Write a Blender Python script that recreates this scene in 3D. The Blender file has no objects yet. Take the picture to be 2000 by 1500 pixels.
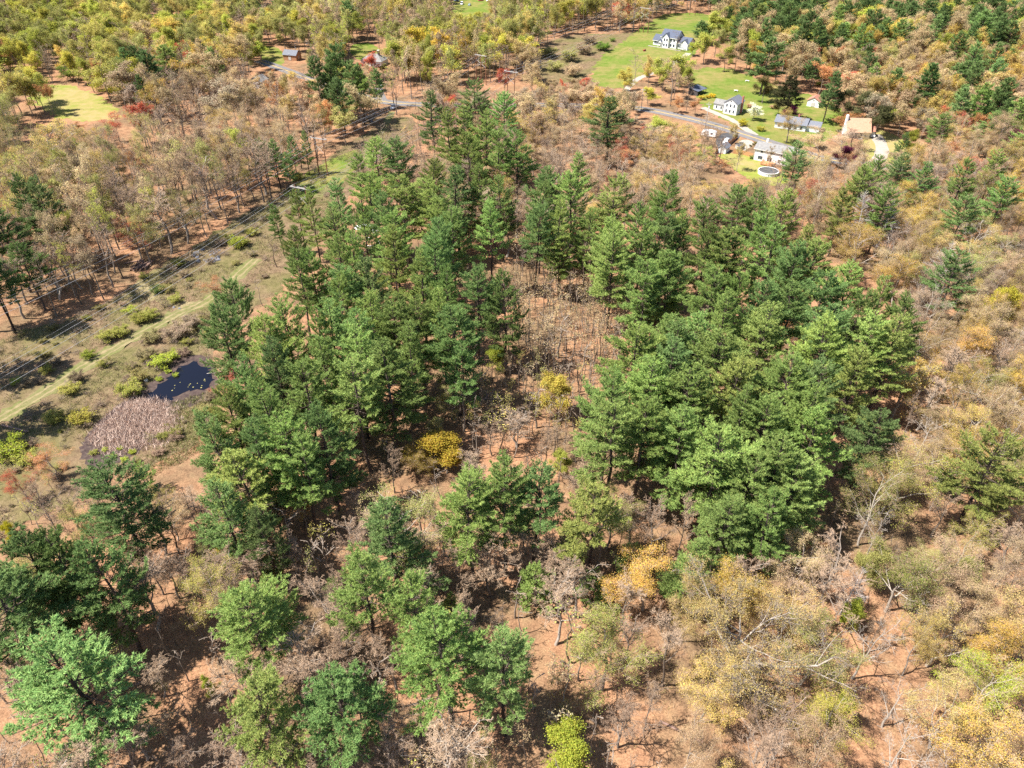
import bpy, math, random
import numpy as np
from mathutils import Vector
from mathutils.geometry import delaunay_2d_cdt

# ---------------------------------------------------------------- camera, sky, sun, exposure
PITCH = math.radians(36.6); CAM_H = 112.0; FPX = 1450.0; CX, CY = 1000.0, 750.0
SUN_EL, SUN_AZ = math.radians(58), math.radians(-103)      # azimuth: 0 = straight ahead (+Y), negative = left
scene = bpy.context.scene
COL = scene.collection
cam_data = bpy.data.cameras.new('camera'); cam = bpy.data.objects.new('camera', cam_data); COL.objects.link(cam)
cam.location = (0, 0, CAM_H); cam.rotation_euler = (math.pi/2 - PITCH, 0, 0)
cam_data.sensor_width = 36.0; cam_data.lens = 36.0 * FPX / 2000.0
cam_data.clip_start = 1.0; cam_data.clip_end = 20000.0
scene.camera = cam
world = bpy.data.worlds.new('World'); scene.world = world; world.use_nodes = True
wn = world.node_tree; bg = wn.nodes['Background']
sky = wn.nodes.new('ShaderNodeTexSky'); sky.sky_type = 'NISHITA'; sky.sun_disc = False
sky.sun_elevation = SUN_EL; sky.sun_rotation = SUN_AZ; sky.air_density = 1.0; sky.dust_density = 0.6
wn.links.new(sky.outputs['Color'], bg.inputs['Color']); bg.inputs['Strength'].default_value = 0.080
sl = bpy.data.lights.new('sun', 'SUN'); sl.energy = 5.0; sl.angle = math.radians(0.53); sl.color = (1.0, 0.94, 0.85)
sun = bpy.data.objects.new('sun', sl); COL.objects.link(sun)
sdir = Vector((math.sin(SUN_AZ)*math.cos(SUN_EL), math.cos(SUN_AZ)*math.cos(SUN_EL), math.sin(SUN_EL)))
sun.rotation_euler = (-sdir).to_track_quat('-Z', 'Y').to_euler(); sun.location = (-200, -50, 250)
scene.view_settings.view_transform = 'Standard'; scene.view_settings.look = 'None'
scene.view_settings.gamma = 1.0; scene.view_settings.use_curve_mapping = False
scene.view_settings.exposure = 1.27
cy = scene.cycles
cy.max_bounces = 3; cy.diffuse_bounces = 2; cy.glossy_bounces = 2; cy.transmission_bounces = 2; cy.transparent_max_bounces = 2
cy.caustics_reflective = False; cy.caustics_refractive = False; cy.use_denoising = False

RNG = np.random.default_rng(20240507)
random.seed(7)

# ---------------------------------------------------------------- geometry of the view
CP, SP = math.cos(PITCH), math.sin(PITCH)
def terrain(x, y):
    x = np.asarray(x, float); y = np.asarray(y, float)
    z = 0.45*np.sin(x/31+1.3)*np.cos(y/27+.4) + 0.5*np.sin(x/67-y/53)
    z = z + 5.0*np.exp(-((x-120)/80)**2-((y-520)/75)**2)
    z = z - 0.5*np.exp(-((x+66)/14)**2-((y-150)/12)**2)
    return z
def T(x, y): return float(terrain(x, y))
def ground(px, py, h=0.0):
    """point of the terrain (raised by h) that the photograph shows at pixel px, py"""
    a, b = (px-CX)/FPX, (CY-py)/FPX
    d = (a, CP+b*SP, -SP+b*CP); z = h
    for _ in range(6):
        t = (z-CAM_H)/d[2]; x, y = d[0]*t, d[1]*t; z = T(x, y)+h
    return x, y, z
def project(x, y, z):
    dz = z-CAM_H; w = y*CP-dz*SP
    return CX+FPX*x/w, CY-FPX*(y*SP+dz*CP)/w, w

# ---------------------------------------------------------------- mesh helpers
def mk_mesh(name, chunks, mats):
    """chunks: list of (verts (n,3), faces (m,3|4), material index)"""
    vs, loops, starts, tots, mi = [], [], [], [], []
    off = 0; ls = 0
    for v, f, m in chunks:
        if len(f) == 0: continue
        f = np.asarray(f, np.int64); k = f.shape[1]
        vs.append(np.asarray(v, np.float32)); loops.append((f+off).ravel())
        starts.append(ls+np.arange(len(f))*k); tots.append(np.full(len(f), k)); mi.append(np.full(len(f), m))
        off += len(v); ls += len(f)*k
    vs = np.concatenate(vs); loops = np.concatenate(loops).astype(np.int32); starts = np.concatenate(starts).astype(np.int32)
    tots = np.concatenate(tots).astype(np.int32); mi = np.concatenate(mi).astype(np.int32)
    me = bpy.data.meshes.new(name)
    me.vertices.add(len(vs)); me.vertices.foreach_set('co', vs.ravel())
    me.loops.add(len(loops)); me.loops.foreach_set('vertex_index', loops)
    me.polygons.add(len(starts)); me.polygons.foreach_set('loop_start', starts); me.polygons.foreach_set('loop_total', tots)
    me.polygons.foreach_set('material_index', mi)
    for m in mats: me.materials.append(m)
    me.update(calc_edges=True); me.validate()
    return me
def link(name, me, parent=None, loc=None, rz=None, scale=None):
    o = bpy.data.objects.new(name, me); COL.objects.link(o)
    if parent is not None: o.parent = parent
    if loc is not None: o.location = loc
    if rz is not None: o.rotation_euler = (0, 0, rz)
    if scale is not None: o.scale = scale
    return o
def tag(o, label=None, cat=None, group=None, kind=None):
    if label: o['label'] = label
    if cat: o['category'] = cat
    if group: o['group'] = group
    if kind: o['kind'] = kind
    return o
def norm(a): return a/np.maximum(np.linalg.norm(a, axis=-1, keepdims=True), 1e-9)
def tubes(P, R, sides):
    """P (n,k,3) polylines with radii R (n,k) -> verts, quads"""
    n, k, _ = P.shape
    if n == 0: return np.zeros((0, 3)), np.zeros((0, 4), int)
    tan = norm(np.gradient(P, axis=1))
    ref = np.where(np.abs(tan[..., 2:3]) > .9, np.array([1., 0, 0]), np.array([0, 0, 1.]))
    u = norm(np.cross(tan, ref)); w = np.cross(tan, u)
    a = np.arange(sides)*2*np.pi/sides
    V = P[:, :, None]+R[:, :, None, None]*(u[:, :, None]*np.cos(a)[:, None]+w[:, :, None]*np.sin(a)[:, None])
    idx = np.arange(n*k*sides).reshape(n, k, sides); nx = np.roll(idx, -1, axis=2)
    Fc = np.stack([idx[:, :-1], nx[:, :-1], nx[:, 1:], idx[:, 1:]], -1).reshape(-1, 4)
    return V.reshape(-1, 3), Fc
def blades(B, D, W, rng, flat=0.0):
    """thin triangles from base B along vector D, base width W; flat turns their faces upward"""
    n = len(B); ref = rng.normal(size=(n, 3)); ref[:, 2] += flat*4
    side = norm(np.cross(D, ref))*np.asarray(W).reshape(-1, 1)*.5
    V = np.stack([B-side, B+side, B+D], 1).reshape(-1, 3)
    return V, np.arange(n*3).reshape(n, 3)
def leaves(C, S, rng, flat=0.5):
    """small diamond leaves around centres C"""
    n = len(C); nr = rng.normal(size=(n, 3)); nr[:, 2] += flat*np.sign(nr[:, 2]+.3); nr = norm(nr)
    u = norm(np.cross(nr, rng.normal(size=(n, 3)))); w = np.cross(nr, u); S = np.asarray(S).reshape(-1, 1)
    V = np.stack([C-u*S*.5, C+w*S*.33, C+u*S*.5, C-w*S*.33], 1).reshape(-1, 3)
    return V, np.arange(n*4).reshape(n, 4)
def grow(P, R, nchild, t0, t1, ang, lenf, k, up, noise, rr, rng, lens=None, taper=.5):
    """children of polylines P: returns Pc (m,k,3), Rc (m,k), length of each"""
    n, kp, _ = P.shape
    Lp = np.linalg.norm(np.diff(P, axis=1), axis=2).sum(1)
    idx = np.repeat(np.arange(n), nchild); m = len(idx)
    t = np.tile((np.arange(nchild)+.5)/nchild, n)+rng.uniform(-.5, .5, m)/nchild
    t = t0+(t1-t0)*np.clip(t, 0, 1); f = t*(kp-1); i = np.minimum(f.astype(int), kp-2); fr = (f-i)[:, None]
    A, B = P[idx, i], P[idx, i+1]; p = A+(B-A)*fr; tan = norm(B-A)
    rad = R[idx, i]*(1-fr[:, 0])+R[idx, i+1]*fr[:, 0]
    perp = norm(np.cross(tan, rng.normal(size=(m, 3))))
    a = np.radians(ang[0]+(ang[1]-ang[0])*rng.random(m))[:, None]
    d = np.cos(a)*tan+np.sin(a)*perp
    L = Lp[idx]*lenf*(1-taper*t)*rng.uniform(.65, 1.25, m)
    out = np.empty((m, k, 3)); out[:, 0] = p; step = (L/(k-1))[:, None]
    for j in range(1, k):
        d = norm(d+np.array([0, 0, up])/(k-1)*1.5+rng.normal(size=(m, 3))*noise)
        out[:, j] = out[:, j-1]+d*step
    r0 = np.minimum(rad*rr, rad*.9)
    Rc = r0[:, None]*np.linspace(1, .35, k)[None]
    return out, Rc

# ---------------------------------------------------------------- materials
def new_mat(name):
    m = bpy.data.materials.new(name); m.use_nodes = True; nt = m.node_tree; nt.nodes.clear()
    out = nt.nodes.new('ShaderNodeOutputMaterial'); return m, nt, out
def N(nt, t, **kw):
    n = nt.nodes.new(t)
    for k, v in kw.items(): setattr(n, k, v)
    return n
def ramp(nt, fac, stops):
    r = N(nt, 'ShaderNodeValToRGB'); e = r.color_ramp.elements
    while len(e) < len(stops): e.new(.5)
    for el, (p, c) in zip(e, stops): el.position = p; el.color = (*c, 1)
    nt.links.new(fac, r.inputs[0]); return r.outputs[0]
def noise(nt, vec, scale, detail=4, rough=.55):
    n = N(nt, 'ShaderNodeTexNoise'); n.inputs['Scale'].default_value = scale; n.inputs['Detail'].default_value = detail
    n.inputs['Roughness'].default_value = rough
    nt.links.new(vec, n.inputs['Vector']); return n.outputs['Fac']
def mixc(nt, fac, a, b, mode='MIX'):
    m = N(nt, 'ShaderNodeMix', data_type='RGBA', blend_type=mode)
    for s, v in ((0, fac), (6, a), (7, b)):
        if hasattr(v, 'is_linked') or isinstance(v, bpy.types.NodeSocket): nt.links.new(v, m.inputs[s])
        else: m.inputs[s].default_value = v if s == 0 else (*v, 1)
    return m.outputs[2]
def math_(nt, op, a, b=None, c=None):
    m = N(nt, 'ShaderNodeMath', operation=op)
    for i, v in enumerate((a, b, c)):
        if v is None: continue
        if isinstance(v, bpy.types.NodeSocket): nt.links.new(v, m.inputs[i])
        else: m.inputs[i].default_value = v
    return m.outputs[0]
def foliage_mat(name, transl, vlo, vhi, huej):
    m, nt, out = new_mat(name)
    oi = N(nt, 'ShaderNodeObjectInfo'); geo = N(nt, 'ShaderNodeNewGeometry')
    hs = N(nt, 'ShaderNodeHueSaturation'); nt.links.new(oi.outputs['Color'], hs.inputs['Color'])
    r = geo.outputs['Random Per Island']
    v = math_(nt, 'MULTIPLY', math_(nt, 'MULTIPLY_ADD', r, vhi-vlo, vlo), math_(nt, 'MULTIPLY_ADD', oi.outputs['Random'], .36, .82)); nt.links.new(v, hs.inputs['Value'])
    r2 = math_(nt, 'FRACT', math_(nt, 'MULTIPLY', r, 17.37))
    nt.links.new(math_(nt, 'MULTIPLY_ADD', r2, huej, .5-huej*.5), hs.inputs['Hue'])
    df = N(nt, 'ShaderNodeBsdfDiffuse'); tr = N(nt, 'ShaderNodeBsdfTranslucent'); mx = N(nt, 'ShaderNodeMixShader')
    mx.inputs[0].default_value = transl
    for s in (df, tr): nt.links.new(hs.outputs[0], s.inputs['Color'])
    nt.links.new(df.outputs[0], mx.inputs[1]); nt.links.new(tr.outputs[0], mx.inputs[2]); nt.links.new(mx.outputs[0], out.inputs[0])
    return m
def bark_mat(name, c1, c2, scale=3.0):
    m, nt, out = new_mat(name)
    tc = N(nt, 'ShaderNodeTexCoord'); oi = N(nt, 'ShaderNodeObjectInfo')
    f = noise(nt, tc.outputs['Object'], scale, 3)
    f = math_(nt, 'ADD', f, math_(nt, 'MULTIPLY_ADD', oi.outputs['Random'], .5, -.25))
    c = ramp(nt, f, [(.25, c1), (.75, c2)])
    df = N(nt, 'ShaderNodeBsdfDiffuse'); nt.links.new(c, df.inputs['Color']); nt.links.new(df.outputs[0], out.inputs[0])
    return m
def simple_mat(name, c1, c2, scale, rough=.8, bump=0.0, spec=.3, detail=4, coat=0.0, metal=0.0):
    m, nt, out = new_mat(name)
    tc = N(nt, 'ShaderNodeTexCoord'); f = noise(nt, tc.outputs['Object'], scale, detail)
    c = ramp(nt, f, [(.3, c1), (.7, c2)])
    b = N(nt, 'ShaderNodeBsdfPrincipled'); nt.links.new(c, b.inputs['Base Color'])
    b.inputs['Roughness'].default_value = rough; b.inputs['Specular IOR Level'].default_value = spec
    b.inputs['Coat Weight'].default_value = coat; b.inputs['Metallic'].default_value = metal
    if bump:
        bp = N(nt, 'ShaderNodeBump'); bp.inputs['Strength'].default_value = bump; nt.links.new(f, bp.inputs['Height'])
        nt.links.new(bp.outputs[0], b.inputs['Normal'])
    nt.links.new(b.outputs[0], out.inputs[0]); return m
def ground_mat(name, big, mid, fine, sc=(.03, .35, 3.0), bump=.25):
    """three octaves of stained colour: each a pair/triple of colours; big patches choose between mid palettes"""
    m, nt, out = new_mat(name)
    tc = N(nt, 'ShaderNodeTexCoord'); v = tc.outputs['Object']
    fb = noise(nt, v, sc[0], 5, .6); fm = noise(nt, v, sc[1], 6, .65); ff = noise(nt, v, sc[2], 4, .7)
    a = ramp(nt, fm, [(.3, mid[0]), (.5, mid[1]), (.7, mid[2])])
    b = ramp(nt, fm, [(.3, big[0]), (.5, big[1]), (.72, big[2])])
    c = mixc(nt, ramp(nt, fb, [(.42, (0, 0, 0)), (.6, (1, 1, 1))]), a, b)
    c = mixc(nt, .75, c, ramp(nt, ff, [(.3, fine[0]), (.7, fine[1])]), 'MULTIPLY')
    df = N(nt, 'ShaderNodeBsdfDiffuse'); nt.links.new(c, df.inputs['Color'])
    bp = N(nt, 'ShaderNodeBump'); bp.inputs['Strength'].default_value = bump; bp.inputs['Distance'].default_value = .35
    nt.links.new(math_(nt, 'ADD', ff, fm), bp.inputs['Height'])
    nt.links.new(bp.outputs[0], df.inputs['Normal']); nt.links.new(df.outputs[0], out.inputs[0]); return m

M = {}
M['needles'] = foliage_mat('needles', .36, .62, 1.45, .045)
M['leaf'] = foliage_mat('leaf', .42, .65, 1.4, .05)
M['twig'] = bark_mat('twig', (.27, .185, .13), (.47, .345, .24), .6)
M['bark'] = bark_mat('bark', (.12, .095, .075), (.30, .25, .21), 2.0)
M['pale_bark'] = bark_mat('pale_bark', (.20, .165, .14), (.42, .37, .32), 2.0)
M['pine_bark'] = bark_mat('pine_bark', (.045, .034, .03), (.13, .10, .085), 2.0)
M['dead_wood'] = bark_mat('dead_wood', (.34, .30, .28), (.58, .53, .50), 2.0)
M['litter'] = ground_mat('leaf_litter',
    [(.13, .09, .058), (.21, .145, .09), (.25, .19, .11)], [(.235, .13, .08), (.36, .205, .122), (.41, .25, .15)], [(.36, .33, .31), (1.2, 1.15, 1.1)], (.045, .4, 3.2))
M['meadow'] = ground_mat('meadow_ground',
    [(.10, .095, .04), (.16, .14, .065), (.21, .17, .09)], [(.125, .085, .058), (.20, .14, .09), (.26, .19, .12)], [(.5, .5, .46), (1.1, 1.1, 1.05)], (.06, .5, 4.0))
M['lawn'] = ground_mat('lawn_grass',
    [(.15, .17, .045), (.22, .195, .07), (.28, .21, .10)], [(.10, .15, .028), (.135, .185, .038), (.18, .205, .055)], [(.58, .62, .54), (1.1, 1.1, 1.02)], (.06, .3, 2.2), .15)
M['dry_lawn'] = ground_mat('dry_lawn_grass',
    [(.17, .22, .04), (.23, .25, .055), (.32, .25, .11)], [(.27, .24, .085), (.32, .26, .12), (.36, .26, .15)], [(.7, .75, .65), (1.05, 1.05, 1)], (.05, .25, 3.0), .15)
M['bright_meadow'] = ground_mat('bright_meadow_grass',
    [(.17, .215, .04), (.22, .235, .055), (.31, .245, .11)], [(.25, .225, .08), (.31, .25, .11), (.36, .265, .145)], [(.7, .75, .65), (1.05, 1.05, 1)], (.05, .25, 3.0), .15)
M['dirt'] = ground_mat('dirt_track', [(.19, .165, .085), (.25, .21, .115), (.30, .25, .15)], [(.20, .17, .09), (.27, .22, .125), (.33, .26, .16)], [(.6, .6, .55), (1.1, 1.1, 1.05)], (.15, .8, 5.0), .15)
M['track'] = ground_mat('track_grass', [(.11, .13, .04), (.16, .165, .065), (.22, .19, .10)], [(.13, .14, .05), (.19, .175, .085), (.24, .20, .115)], [(.6, .6, .55), (1.1, 1.1, 1.05)], (.12, .8, 5.0), .15)
M['gravel'] = ground_mat('gravel', [(.304, .264, .224), (.360, .320, .280), (.400, .368, .320)], [(.288, .256, .224), (.336, .304, .264), (.384, .344, .304)], [(.8, .8, .8), (1.05, 1.05, 1.05)], (.1, .8, 6.0), .1)
M['asphalt'] = ground_mat('asphalt', [(.136, .132, .132), (.160, .152, .152), (.192, .184, .184)], [(.152, .144, .144), (.184, .172, .172), (.216, .200, .200)], [(.85, .85, .85), (1.03, 1.03, 1.03)], (.1, .6, 6.0), .05)
M['dark_asphalt'] = ground_mat('dark_asphalt', [(.05, .05, .055), (.07, .07, .075), (.09, .09, .09)], [(.06, .06, .065), (.08, .08, .085), (.1, .1, .1)], [(.85, .85, .85), (1.03, 1.03, 1.03)], (.1, .6, 6.0), .05)
M['mud'] = ground_mat('mud', [(.05, .035, .035), (.09, .065, .06), (.15, .11, .085)], [(.05, .035, .035), (.08, .06, .055), (.13, .10, .08)], [(.7, .7, .7), (1.05, 1.05, 1.05)], (.2, 1.0, 6.0), .2)
M['yellow_paint'] = simple_mat('yellow_road_paint', (.55, .36, .06), (.62, .42, .08), 4)
def water_mat():
    m, nt, out = new_mat('pond_water'); b = N(nt, 'ShaderNodeBsdfPrincipled')
    b.inputs['Base Color'].default_value = (.006, .007, .014, 1); b.inputs['Roughness'].default_value = .06; b.inputs['IOR'].default_value = 1.33
    tc = N(nt, 'ShaderNodeTexCoord'); bp = N(nt, 'ShaderNodeBump'); bp.inputs['Strength'].default_value = .08; bp.inputs['Distance'].default_value = .1
    nt.links.new(noise(nt, tc.outputs['Object'], 2.5, 3), bp.inputs['Height']); nt.links.new(bp.outputs[0], b.inputs['Normal'])
    nt.links.new(b.outputs[0], out.inputs[0]); return m
M['water'] = water_mat()

# ---------------------------------------------------------------- ground, lawns, roads
def build_ground():
    xs = np.concatenate([[-9000, -4000, -2000, -1000, -700], np.arange(-560, 561, 4.0), [700, 1000, 2000, 4000, 9000]])
    ys = np.concatenate([[-6000, -2000, -600, -150], np.arange(0, 781, 4.0), [900, 1200, 2000, 4000, 9000]])
    X, Y = np.meshgrid(xs, ys); V = np.stack([X, Y, terrain(X, Y)], -1).reshape(-1, 3)
    idx = np.arange(len(V)).reshape(X.shape)
    Fc = np.stack([idx[:-1, :-1], idx[:-1, 1:], idx[1:, 1:], idx[1:, :-1]], -1).reshape(-1, 4)
    tag(link('ground', mk_mesh('ground', [(V, Fc, 0)], [M['litter']])), 'pinkish tan leaf litter covering the woodland floor', kind='structure')
build_ground()
ZONES = []       # (name, world polygon) used to keep trees off
def inside(poly, x, y):
    poly = np.asarray(poly); x = np.atleast_1d(x); y = np.atleast_1d(y); res = np.zeros(len(x), bool)
    x0, y0 = poly[:, 0], poly[:, 1]; x1, y1 = np.roll(x0, -1), np.roll(y0, -1)
    for a, b, c, d in zip(x0, y0, x1, y1):
        cond = ((b > y) != (d > y)); xi = (c-a)*(y-b)/(d-b+1e-12)+a
        res ^= cond & (x < xi)
    return res
def smooth_loop(P, it=2):
    P = np.asarray(P, float)
    for _ in range(it):
        Q = np.roll(P, -1, axis=0); P = np.stack([.75*P+.25*Q, .25*P+.75*Q], 1).reshape(-1, 2)
    return P
def sheet(name, px_poly, mat, dz, step=3.0, jitter=.6, label=None, keep=True, kind='structure', it=2):
    W = np.array([ground(x, y)[:2] for x, y in px_poly]); L = smooth_loop(W, it)
    # resample the rim and make it ragged
    seg = np.linalg.norm(np.roll(L, -1, axis=0)-L, axis=1); n = max(12, int(seg.sum()/(step*.45)))
    s = np.concatenate([[0], np.cumsum(seg)]); Lc = np.vstack([L, L[:1]])
    q = np.linspace(0, s[-1], n, endpoint=False)
    rim = np.stack([np.interp(q, s, Lc[:, 0]), np.interp(q, s, Lc[:, 1])], 1)+RNG.normal(size=(n, 2))*jitter*.5
    lo, hi = rim.min(0), rim.max(0)
    gx, gy = np.meshgrid(np.arange(lo[0], hi[0], step), np.arange(lo[1], hi[1], step)); g = np.stack([gx.ravel(), gy.ravel()], 1)
    g = g+RNG.uniform(-.2, .2, g.shape)*step
    g = g[inside(rim, g[:, 0], g[:, 1])]
    vs = [Vector(p) for p in np.vstack([rim, g])]
    edges = [(i, (i+1) % n) for i in range(n)]
    v2, e2, f2, *_ = delaunay_2d_cdt(vs, edges, [], 1, 1e-4)
    V = np.array([(p.x, p.y, 0) for p in v2]); V[:, 2] = terrain(V[:, 0], V[:, 1])+dz
    Fc = np.array([f for f in f2 if len(f) == 3])
    a, b, c = V[Fc[:, 0]], V[Fc[:, 1]], V[Fc[:, 2]]
    up = np.cross(b-a, c-a)[:, 2] > 0; Fc[~up] = Fc[~up][:, ::-1]
    o = link(name, mk_mesh(name, [(V, Fc, 0)], [M[mat]])); tag(o, label, kind=kind)
    if keep: ZONES.append((name, L))
    return o
def catmull(P, per=8):
    P = np.asarray(P, float); Q = np.vstack([2*P[0]-P[1], P, 2*P[-1]-P[-2]]); out = []
    for i in range(1, len(Q)-2):
        t = np.linspace(0, 1, per, endpoint=False)[:, None]
        a, b, c, d = Q[i-1], Q[i], Q[i+1], Q[i+2]
        out.append(.5*((2*b)+(-a+c)*t+(2*a-5*b+4*c-d)*t*t+(-a+3*b-3*c+d)*t**3))
    return np.vstack(out+[Q[-2][None]])
def strip(name, px_line, width, mat, dz, off=0.0, jitter=0.0, label=None, keep=True, parent=None, world_line=None, k=7):
    W = np.array([ground(x, y)[:2] for x, y in px_line]) if world_line is None else np.asarray(world_line)
    L = catmull(W, 10); t = norm(np.gradient(L, axis=0)); nrm = np.stack([-t[:, 1], t[:, 0]], 1)
    cs = np.linspace(-.5, .5, k)*width+off
    P = L[:, None]+nrm[:, None]*cs[None, :, None]
    if jitter: P[:, [0, -1]] += RNG.normal(size=(len(L), 2, 2))*jitter
    V = np.concatenate([P, (terrain(P[..., 0], P[..., 1])+dz)[..., None]], -1).reshape(-1, 3)
    idx = np.arange(len(V)).reshape(len(L), k)
    Fc = np.stack([idx[:-1, :-1], idx[1:, :-1], idx[1:, 1:], idx[:-1, 1:]], -1).reshape(-1, 4)[:, ::-1]
    o = link(name, mk_mesh(name, [(V, Fc, 0)], [M[mat]]), parent)
    if parent is None: tag(o, label, kind='structure')
    if keep: ZONES.append((name, np.vstack([L+nrm*(width*.5+1), (L-nrm*(width*.5+1))[::-1]])))
    return o
# ---------------------------------------------------------------- trees (generators return trunk chunks and crown chunks)
def pine_geo(seed, H=28.0, R=5.6, cb=.34, tuft=1.0, blade=1.0, per=8, gap=0.0, dead=False, top=1.5):
    r = np.random.default_rng(seed); k = 12
    zs = np.linspace(0, H, k); sway = np.cumsum(r.normal(size=(k, 2))*.12, axis=0); sway -= sway[0]
    P = np.concatenate([sway, zs[:, None]], 1)[None]; Rr = (.30*(1-zs/H)**.8+.03)[None]*(H/28)
    trunk = [tubes(P, Rr, 7)]
    nd = 16; zd = r.uniform(.14*H, (cb+.06)*H, nd); ad = r.uniform(0, 6.3, nd); Ld = r.uniform(.5, 2.6, nd)      # dead stubs under the crown
    dd0 = np.stack([np.cos(ad), np.sin(ad), r.uniform(-.25, .15, nd)], 1); b0 = np.stack([np.interp(zd, zs, P[0, :, 0]), np.interp(zd, zs, P[0, :, 1]), zd], 1)
    trunk.append(tubes(np.stack([b0, b0+dd0*Ld[:, None]*.5, b0+dd0*Ld[:, None]+r.normal(size=(nd, 3))*.1], 1), np.repeat(np.array([[.045, .032, .015]]), nd, 0), 3))
    z = cb*H+np.cumsum(r.uniform(.75, 1.5, 80)); z = z[z < H*.985]
    nb = r.integers(4, 7, len(z)); zz = np.repeat(z, nb)+r.normal(size=nb.sum())*.12; m = len(zz)
    t = np.clip((zz-cb*H)/(H*(1-cb)), 0, 1)
    az = np.concatenate([np.arange(n)*2*np.pi/n+r.uniform(0, 6.3) for n in nb])+r.normal(size=m)*.25
    ph = r.uniform(0, 6.3, 4)
    lobe = 1+.18*np.sin(2*az+ph[0]+4*t)+.16*np.sin(3*az+ph[1]-7*t)+.10*np.sin(9*t+ph[2])
    Lb = R*np.maximum(1-t**top, .02)**.75*np.minimum(1, .55+t*3.0)*lobe*r.uniform(.58, 1.12, m)+.5
    keep = r.random(m) > (.12+gap*(t < .35))
    zz, t, az, Lb = zz[keep], t[keep], az[keep], Lb[keep]; m = len(zz)
    el = np.radians(-6+58*t**1.6+r.normal(size=m)*7)
    bx = np.interp(zz, zs, P[0, :, 0]); by = np.interp(zz, zs, P[0, :, 1])
    kb = 6; s = np.linspace(0, 1, kb)
    d = np.stack([np.cos(az)*np.cos(el), np.sin(az)*np.cos(el), np.sin(el)], 1)
    B = np.stack([bx, by, zz], 1)[:, None]+d[:, None]*(s[None, :, None]*Lb[:, None, None])
    B[:, :, 2] += (s**2)[None]*Lb[:, None]*r.uniform(.05, .28, m)[:, None]-(s*(1-s))[None]*Lb[:, None]*.12
    Rb = np.linspace(1, .25, kb)[None]*(.025+.012*Lb)[:, None]
    crown_wood = tubes(B, Rb, 3)
    # branchlets fan out in the plane of the branch
    nl = np.maximum(4, (Lb*4.6*tuft**.5).astype(int)); idx = np.repeat(np.arange(m), nl); q = len(idx)
    u = np.concatenate([(np.arange(n)+r.random(n))/n for n in nl]); u = .30+.70*u
    f = u*(kb-1); i = np.minimum(f.astype(int), kb-2); fr = (f-i)[:, None]
    p0 = B[idx, i]*(1-fr)+B[idx, i+1]*fr; tg = norm(B[idx, i+1]-B[idx, i])
    side = norm(np.cross(tg, [0, 0, 1.]))*np.where(r.random(q) < .5, -1, 1)[:, None]
    ll = (Lb[idx]*.34*(1.2-u)+.45)*r.uniform(.6, 1.2, q)
    dl = norm(tg*r.uniform(.45, 1.0, q)[:, None]+side*r.uniform(.35, .95, q)[:, None]+np.array([0, 0, 1.])*r.uniform(0.0, .4, q)[:, None])
    if dead:
        wood2 = tubes(np.stack([p0, p0+dl*ll[:, None]*.6, p0+dl*ll[:, None]*1.25], 1), np.repeat(np.array([[.025, .018, .008]]), q, 0), 3)
        return trunk+[crown_wood], [wood2]
    # tufts along the branchlets
    nt = np.maximum(2, (ll*5.0*tuft).astype(int)); j = np.repeat(np.arange(q), nt); w = len(j)
    v = np.concatenate([(np.arange(n)+r.random(n))/n for n in nt]); v = .15+.9*v
    c = p0[j]+dl[j]*(ll[j]*v)[:, None]+r.normal(size=(w, 3))*.05
    # blades of each tuft
    c2 = np.repeat(c, per, axis=0); d2 = np.repeat(dl[j], per, axis=0); nbk = len(c2)
    dd = norm(d2*.75+np.array([0, 0, .30])+r.normal(size=(nbk, 3))*.50)
    Ln = r.uniform(.28, .54, nbk)*blade
    bl = blades(c2, dd*Ln[:, None], r.uniform(.075, .13, nbk)*blade, r, .55)
    return trunk, [crown_wood, bl]

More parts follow.
